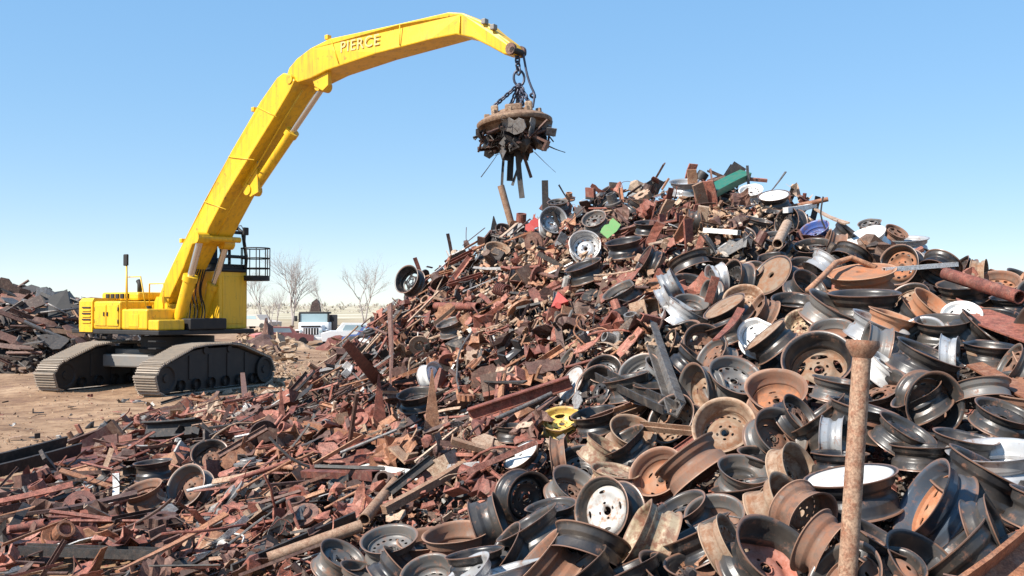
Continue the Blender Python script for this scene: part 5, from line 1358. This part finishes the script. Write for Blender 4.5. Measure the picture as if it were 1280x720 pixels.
# ------------------------------------------------------------------ the yard beyond: truck, wrecks, bare trees
WHITEP = plain_mat('truck_white', (0.78, 0.78, 0.76), .4, 0, .05, 2.0, (.4, .33, .25), .15)
TYRE = plain_mat('tyre_rubber', (0.03, 0.03, 0.03), .85, 0, .2, 5, (.2, .15, .1), .3)
WGLASS = plain_mat('windscreen_glass', (0.32, 0.42, 0.44), .08, 0, .1, 2, (.3, .3, .3), .05)
def truck():
    d = 62.0; p = at(392, 430, d); p.z = gz_n(p.x, p.y)
    s = 1.0
    M = Matrix.Translation(p) @ Matrix.Rotation(R(184), 4, 'Z')   # local +y is the truck's nose... seen from the front
    t = tag(empty('dump_truck', M), 'white truck with dark grille parked head-on in the far yard', 'truck')
    P = lambda mb, n, m, par=t: mb.build(n, m, par, angle=40)
    P(MB().box((-.72, -.0, .55), (.72, 1.35, 1.30), .10), 'bonnet', WHITEP)
    P(MB().box((-.95, -1.5, .75), (.95, -.02, 1.45), .06), 'cab_body', WHITEP)
    P(MB().box((-.95, -1.5, 1.98), (.95, -.1, 2.10), .05), 'cab_roof', DARKM)
    for x in (-.9, .9): P(MB().box((x - .06, -.2, 1.45), (x + .06, -.08, 2.0)), 'cab_pillar', DARKM)
    P(MB().box((-.84, -.16, 1.45), (.84, -.12, 1.98)), 'windscreen', WGLASS)
    g = P(MB().box((-.45, 1.345, .70), (.45, 1.375, 1.12), .01), 'grille', DARKM)
    for k in range(5): P(MB().box((-.34 + .17*k - .02, 1.37, .72), (-.34 + .17*k + .02, 1.395, 1.10)), 'grille_bar', WHITEP, g)
    P(MB().box((-.95, 1.3, .35), (.95, 1.5, .56), .03), 'bumper', WHITEP)
    P(MB().box((-.6, 1.355, 1.17), (.6, 1.375, 1.27), .005), 'marker_strip', DARKM)
    for x in (-.6, .6): P(MB().lathe([(0, .03), (.09, .02), (.1, 0)], 14, M=Matrix.Translation((x, 1.36, .9)) @ Matrix.Rotation(R(-90), 4, 'X')), 'headlight', WGLASS)
    for x in (-.86, .86):
        for y in (.75, -2.6):
            P(MB().lathe([(0, .13), (.22, .13), (.26, .16), (.42, .16), (.47, .1), (.47, -.1), (.42, -.16), (0, -.16)], 20, M=Matrix.Translation((x, y, .47)) @ Matrix.Rotation(R(90), 4, 'Y')), 'wheel', TYRE)
    P(MB().box((-.98, .35, .92), (-.70, 1.2, 1.02), .04), 'mudguard', WHITEP); P(MB().box((.70, .35, .92), (.98, 1.2, 1.02), .04), 'mudguard', WHITEP)
    P(MB().box((-1.0, -4.6, .8), (1.0, -1.6, 1.9), .04), 'dump_body', BROWN)
    for x in (-1.15, 1.15): P(MB().box((x - .1, -.3, 1.5), (x + .1, -.24, 1.85), .02), 'mirror', DARKM)
    b = MB().add([(-.33, 0, 0), (.33, 0, 0), (.33, .7, 0), (-.33, .7, 0), (-.22, .1, .62), (.26, .1, .55), (.22, .6, .6), (-.26, .6, .5), (-.05, .3, .85)],
                 [(0, 1, 5, 4), (1, 2, 6, 5), (2, 3, 7, 6), (3, 0, 4, 7), (4, 5, 8), (5, 6, 8), (6, 7, 8), (7, 4, 8), (3, 2, 1, 0)])
    o = b.build('scrap_bucket', BROWN); o.matrix_basis = M @ Matrix.Translation((0, -1.3, 2.11)); tag(o, 'rusty pointed bucket sitting on the roof of the white truck', 'bucket')
truck()
def hulk(px, py, d, ang, mat, name, label, cat, scl=1.0):
    p = at(px, py, d); p.z = gz_n(p.x, p.y)
    t = tag(empty(name, Matrix.Translation(p) @ Matrix.Rotation(R(ang), 4, 'Z') @ Matrix.Scale(scl, 4)), label, cat, 'wrecks in the far yard')
    MB().prism([(-2.1, .35), (2.1, .35), (2.15, .75), (1.2, .92), (-1.6, .95), (-2.15, .8)], -.8, .8).build('body', mat, t)
    MB().prism([(-1.3, .93), (.95, .9), (.5, 1.38), (-.9, 1.40)], -.68, .68).build('cabin', mat, t)
    MB().prism([(-.95, 1.0), (.55, .98), (.38, 1.28), (-.78, 1.30)], -.70, .70).build('window', WGLASS, t)
    for x in (-1.35, 1.3):
        for y in (-.82, .62): MB().lathe([(0, .0), (.32, 0), (.32, .2), (0, .2)], 16, M=Matrix.Translation((x, y + .2, .32)) @ Matrix.Rotation(R(90), 4, 'X')).build('wheel', TYRE, t, angle=40)
hulk(448, 410, 58, 12, WHITEP, 'wrecked_car', 'white wrecked car beyond the left end of the heap', 'car', 1.0)
hulk(478, 400, 50, -20, BLUEP, 'wrecked_car', 'dark blue wrecked car by the left end of the heap', 'car', .9)
hulk(352, 425, 60, 30, plain_mat('faded_red', (.45, .16, .13), .6, 0, .2, 3, (.4, .3, .25), .4), 'wrecked_car', 'faded red wreck left of the white truck', 'car', .85)
hulk(322, 412, 88, -30, plain_mat('dull_beige', (.5, .44, .38), .6, 0, .2, 3, (.4, .3, .25), .4), 'wrecked_car', 'pale beige wreck far behind the tracks', 'car', 1.0)
def yard_clutter():
    pts = []
    for i in range(1500):
        px = random.choice([random.uniform(296, 368), random.uniform(418, 490)]); d = random.uniform(36, 78); p = at(px, 400, d); p.z = gz_n(p.x, p.y) + random.random() ** 3 * .7
        s = random.uniform(.15, .8); pts.append((p, Euler((random.uniform(0, 6), random.uniform(-.5, .5), random.uniform(0, 6))).to_matrix(), (s, s * .5, s * .4), random.choice(['concrete_chunk', 'steel_plate', 'machine_casting', 'steel_bar'])))
    bulk('yard_litter', RUBBLE_I, pts, None, 'low clutter of rubble and junk across the far yard', 'junk')
    # brown earth lumps and dry bush behind the tracks
    for (px, py, d, w, h, lab) in ((334, 422, 50, .8, 1.5, 'brown stump-like post of junk behind the tracks'), (320, 428, 44, 2.2, .9, 'low brown rubble mound behind the tracks'), (425, 428, 52, 2.4, .8, 'reddish rubble mound right of the white truck'), (375, 424, 52, 1.6, .5, 'pale rubble mound left of the white truck')):
        p = at(px, py, d); p.z = gz_n(p.x, p.y) - .1
        bm = bmesh.new(); bmesh.ops.create_icosphere(bm, subdivisions=3, radius=1)
        sd = random.random() * 50
        for q in bm.verts:
            k = 1 + .2 * math.sin(q.co.x * 5 + sd) * math.sin(q.co.y * 4 + sd) + .12 * math.sin(q.co.z * 6 + q.co.x * 5 + sd) + random.uniform(-.06, .06)
            q.co = Vector((q.co.x * w * .5 * k, q.co.y * w * .5 * k, max(-.1, q.co.z) * h * k))
        me = bpy.data.meshes.new('m'); bm.to_mesh(me); bm.free()
        o = obj('rubble_mound', me, BROWN if 'brown' in lab else (RED if 'reddish' in lab else CONCRETE)); o.location = p; tag(o, lab, 'mound', 'rubble mounds in the far yard')
yard_clutter()
BARK = plain_mat('haze_pale_bark', (.40, .35, .33), .9, 0, .2, 6, (.2, .17, .15), .3)  # bark coloured pale in place of haze over the distance
def bare_tree(px, d, height, seed, label, spread=.55, stems=1):
    r = random.Random(seed)
    p = at(px, 400, d); p.z = gz_n(p.x, p.y) - .1
    t = tag(empty('bare_tree', Matrix.Translation(p)), label, 'tree', 'bare trees behind the yard')
    tr, cr = MB(), MB()
    def grow(a, dirv, L, rad, lev):
        pts = [a]; dv = dirv.copy(); n = 3
        for i in range(n):
            dv = (dv + Vector((r.gauss(0, .10), r.gauss(0, .10), r.gauss(.03, .06)))).normalized(); pts.append(pts[-1] + dv * L / n)
        (tr if lev == 0 else cr).tube(pts, [rad * (1 - .5 * i / n) for i in range(n + 1)], 5 if lev < 2 else 3, lev < 2)
        if lev >= 5: return
        for k in range(r.choice([2, 3, 3]) + (1 if lev in (1, 2) else 0)):
            u = r.uniform(.35, 1.0); q = pts[0].lerp(pts[-1], u) if u < .9 else pts[-1]
            ang = r.uniform(0, 6.28); sd = dv.orthogonal().normalized(); sd = (sd * math.cos(ang) + dv.cross(sd) * math.sin(ang))
            grow(q, (dv + sd * r.uniform(.35, .8) * spread * 1.7 + Vector((0, 0, .12))).normalized(), L * r.uniform(.58, .8), rad * .52, lev + 1)
    for s in range(stems):
        a = r.uniform(0, 6.28)
        grow(Vector((0, 0, 0)), Vector((math.cos(a) * .22 * (stems > 1), math.sin(a) * .22 * (stems > 1), 1)).normalized(), height * .5, height * .016, 0)
    tr.build('trunk', BARK, t, True); cr.build('crown', BARK, t, True)
bare_tree(366, 96, 6.4, 3, 'wide bare tree behind the white truck', .6, 3)
bare_tree(456, 104, 6.0, 9, 'bare tree between the white truck and the heap', .55, 2)
bare_tree(345, 84, 3.8, 14, 'small bare tree left of the white truck', .5, 2)
bare_tree(404, 118, 4.6, 21, 'thin bare sapling right of the wide tree', .4, 1)
bare_tree(327, 130, 6.0, 27, 'faint bare tree beside the access platform', .55, 2)

def far_scrub():                                    # dry scrub along the far slope, one mass
    mb = MB(); r = random.Random(4)
    for i in range(420):
        px = r.uniform(-60, 520); d = r.uniform(170, 410); b = at(px, 390, d); b.z = gz_n(b.x, b.y) - .1; h = r.uniform(.4, 1.7) * d / 300
        for k in range(7):
            a = r.uniform(0, 6.28); q = b + Vector((math.cos(a) * h * r.uniform(.2, 1.3), math.sin(a) * h * .5, h * r.uniform(.4, 1)))
            s = b + Vector((math.cos(a) * h * .3, 0, 0)); mb.tube([s, s.lerp(q, .5) + Vector((0, 0, .1 * h)), q], [h * .10, h * .08, h * .02], 4)
    o = mb.build('dry_scrub', plain_mat('dry_scrub', (.42, .37, .31), .95, 0, .3, 1, (.4, .35, .28), .5)); tag(o, 'thin dry scrub along the far slope on the horizon', 'scrub', kind='stuff')
far_scrub()
# far scrap ridge seen past the right shoulder of the heap
def right_ridge():
    pts = []
    for i in range(1100):
        x = random.uniform(8.5, 17); y = random.uniform(15, 19)
        e = max(0, 1 - ((y - 17) / 2.2) ** 2); z = 2.5 * e ** .6 * random.uniform(.6, 1)
        k = random.choice(BK); pts.append((Vector((x, y, z)), orient(Vector((0, -.3, 1)).normalized(), .4), dims(k, random.uniform(.25, .7)), k))
    bulk('distant_scrap_ridge', MIXED, pts, None, 'ridge of mixed scrap seen past the right shoulder of the heap', 'scrap')
right_ridge()

# ------------------------------------------------------------------ labels: each piece told apart by look and by what it lies beside
LAND = [('the tall flanged pipe', 1068, 560), ('the green painted channel', 908, 248), ('the lime green sheet', 763, 297), ('the red box', 697, 393), ('the tall pointed plate', 540, 505), ('the pointed red plate', 474, 505),
        ('the slim pointed plate', 352, 512), ('the yellow wheel rim', 702, 525), ('the white painted panel', 488, 589), ('the large black channel', 40, 592), ('the grey leaning channel', 828, 475), ('the blue wheel rim', 1018, 287),
        ('the two silver rims', 712, 300), ('the bent orange pipe', 1040, 362), ('the white-faced rim', 1066, 612), ('the lone grey rim', 233, 618), ('the wide red-brown sheet', 125, 565), ('the long tan bar', 530, 633),
        ('the black vented rim', 662, 624), ('the pale grey rim', 753, 637), ('the orange bowl-like rim', 970, 486), ('the small white rim', 947, 418), ('the tan-faced rim', 964, 344), ('the red-rusted rim', 972, 692),
        ('the blue-grey rim', 1160, 628), ('the silver rim', 1244, 574), ('the deep dark rim', 1168, 505), ('the rusty-faced rim', 1124, 331), ('the long dark bar', 85, 660), ('the lower black channel', 120, 712),
        ('the skyline post', 682, 245), ('the summit', 915, 222), ('the black skyline rim', 508, 357), ('the cream rim', 810, 672), ('the tan vented rim', 904, 532), ('the bottom tan pipe', 395, 698), ('the thin orange pipe', 345, 599),
        ('the strand bundle', 852, 285), ('the dark post', 307, 528), ('the brown tilted plate', 205, 517), ('the tan turnings', 655, 352), ('the long tan rod', 575, 425), ('the orange torn plate', 815, 370), ('the right-edge pipe', 1228, 382), ('the rusty trough', 1235, 705)]
def place_words(px, py, skip=None):
    best = sorted(((math.hypot(px - x, (py - y) * 1.2), n, x, y) for n, x, y in LAND))
    dd, n, x, y = best[0]
    if dd < 7: dd, n, x, y = best[1]
    dx, dy = px - x, py - y
    near = 'just' if dd < 45 else 'well'
    w = ('left of' if dx < 0 else 'right of') if abs(dx) > abs(dy) * 1.2 else ('above' if dy < 0 else 'below')
    return f'{near} {w} {n}'
ORD = ['first', 'second', 'third', 'fourth', 'fifth', 'sixth', 'seventh', 'eighth', 'ninth', 'tenth', 'eleventh', 'twelfth', 'thirteenth', 'fourteenth', 'fifteenth', 'sixteenth', 'seventeenth', 'eighteenth', 'nineteenth', 'twentieth']
ORD += ['twenty-' + w for w in ORD[:9]] + ['thirtieth'] + ['thirty-' + w for w in ORD[:9]]
def label_all():
    auto = {}
    SIZE = lambda o: max(o.matrix_basis.to_scale())
    for o, i in RIMS:
        o['category'] = 'wheel rim'; o['group'] = 'scrapped wheel rims on the heap'
        if i['label']: o['label'] = i['label']
        else: auto.setdefault(f"{i['col']} wheel rim {i['pose']} {place_words(i['px'], i['py'])}", []).append((i['px'], o))
    for o, i in PIECES:
        o['kind'] = 'thing'; o['category'] = i['cat']; o['group'] = i['group'] or 'scrap steel on the heap'
        if i['label']: o['label'] = i['label']; continue
        L = SIZE(o); sz = 'small' if L < .22 else ('long' if L > .6 else '')
        s = f"{sz} {i['col']} {i['noun']}".strip()
        if i.get('mag'): w = 'clinging under the magnet'
        elif i.get('far'): w = 'on the heap behind the excavator'
        elif i['kind'] == 'concrete_chunk': w = place_words(i['px'], i['py']) 
        else: w = place_words(i['px'], i['py'])
        auto.setdefault(f'{s} {w}', []).append((i['px'], o))
    for lab, L in auto.items():
        L.sort(key=lambda q: q[0])
        for k, (_, o) in enumerate(L):
            if len(L) == 1: o['label'] = lab
            elif len(L) == 2: o['label'] = lab + (', left one' if k == 0 else ', right one')
            else: o['label'] = lab + (', leftmost' if k == 0 else (', rightmost' if k == len(L) - 1 else f', {ORD[min(k, 38)]} from left'))
label_all()
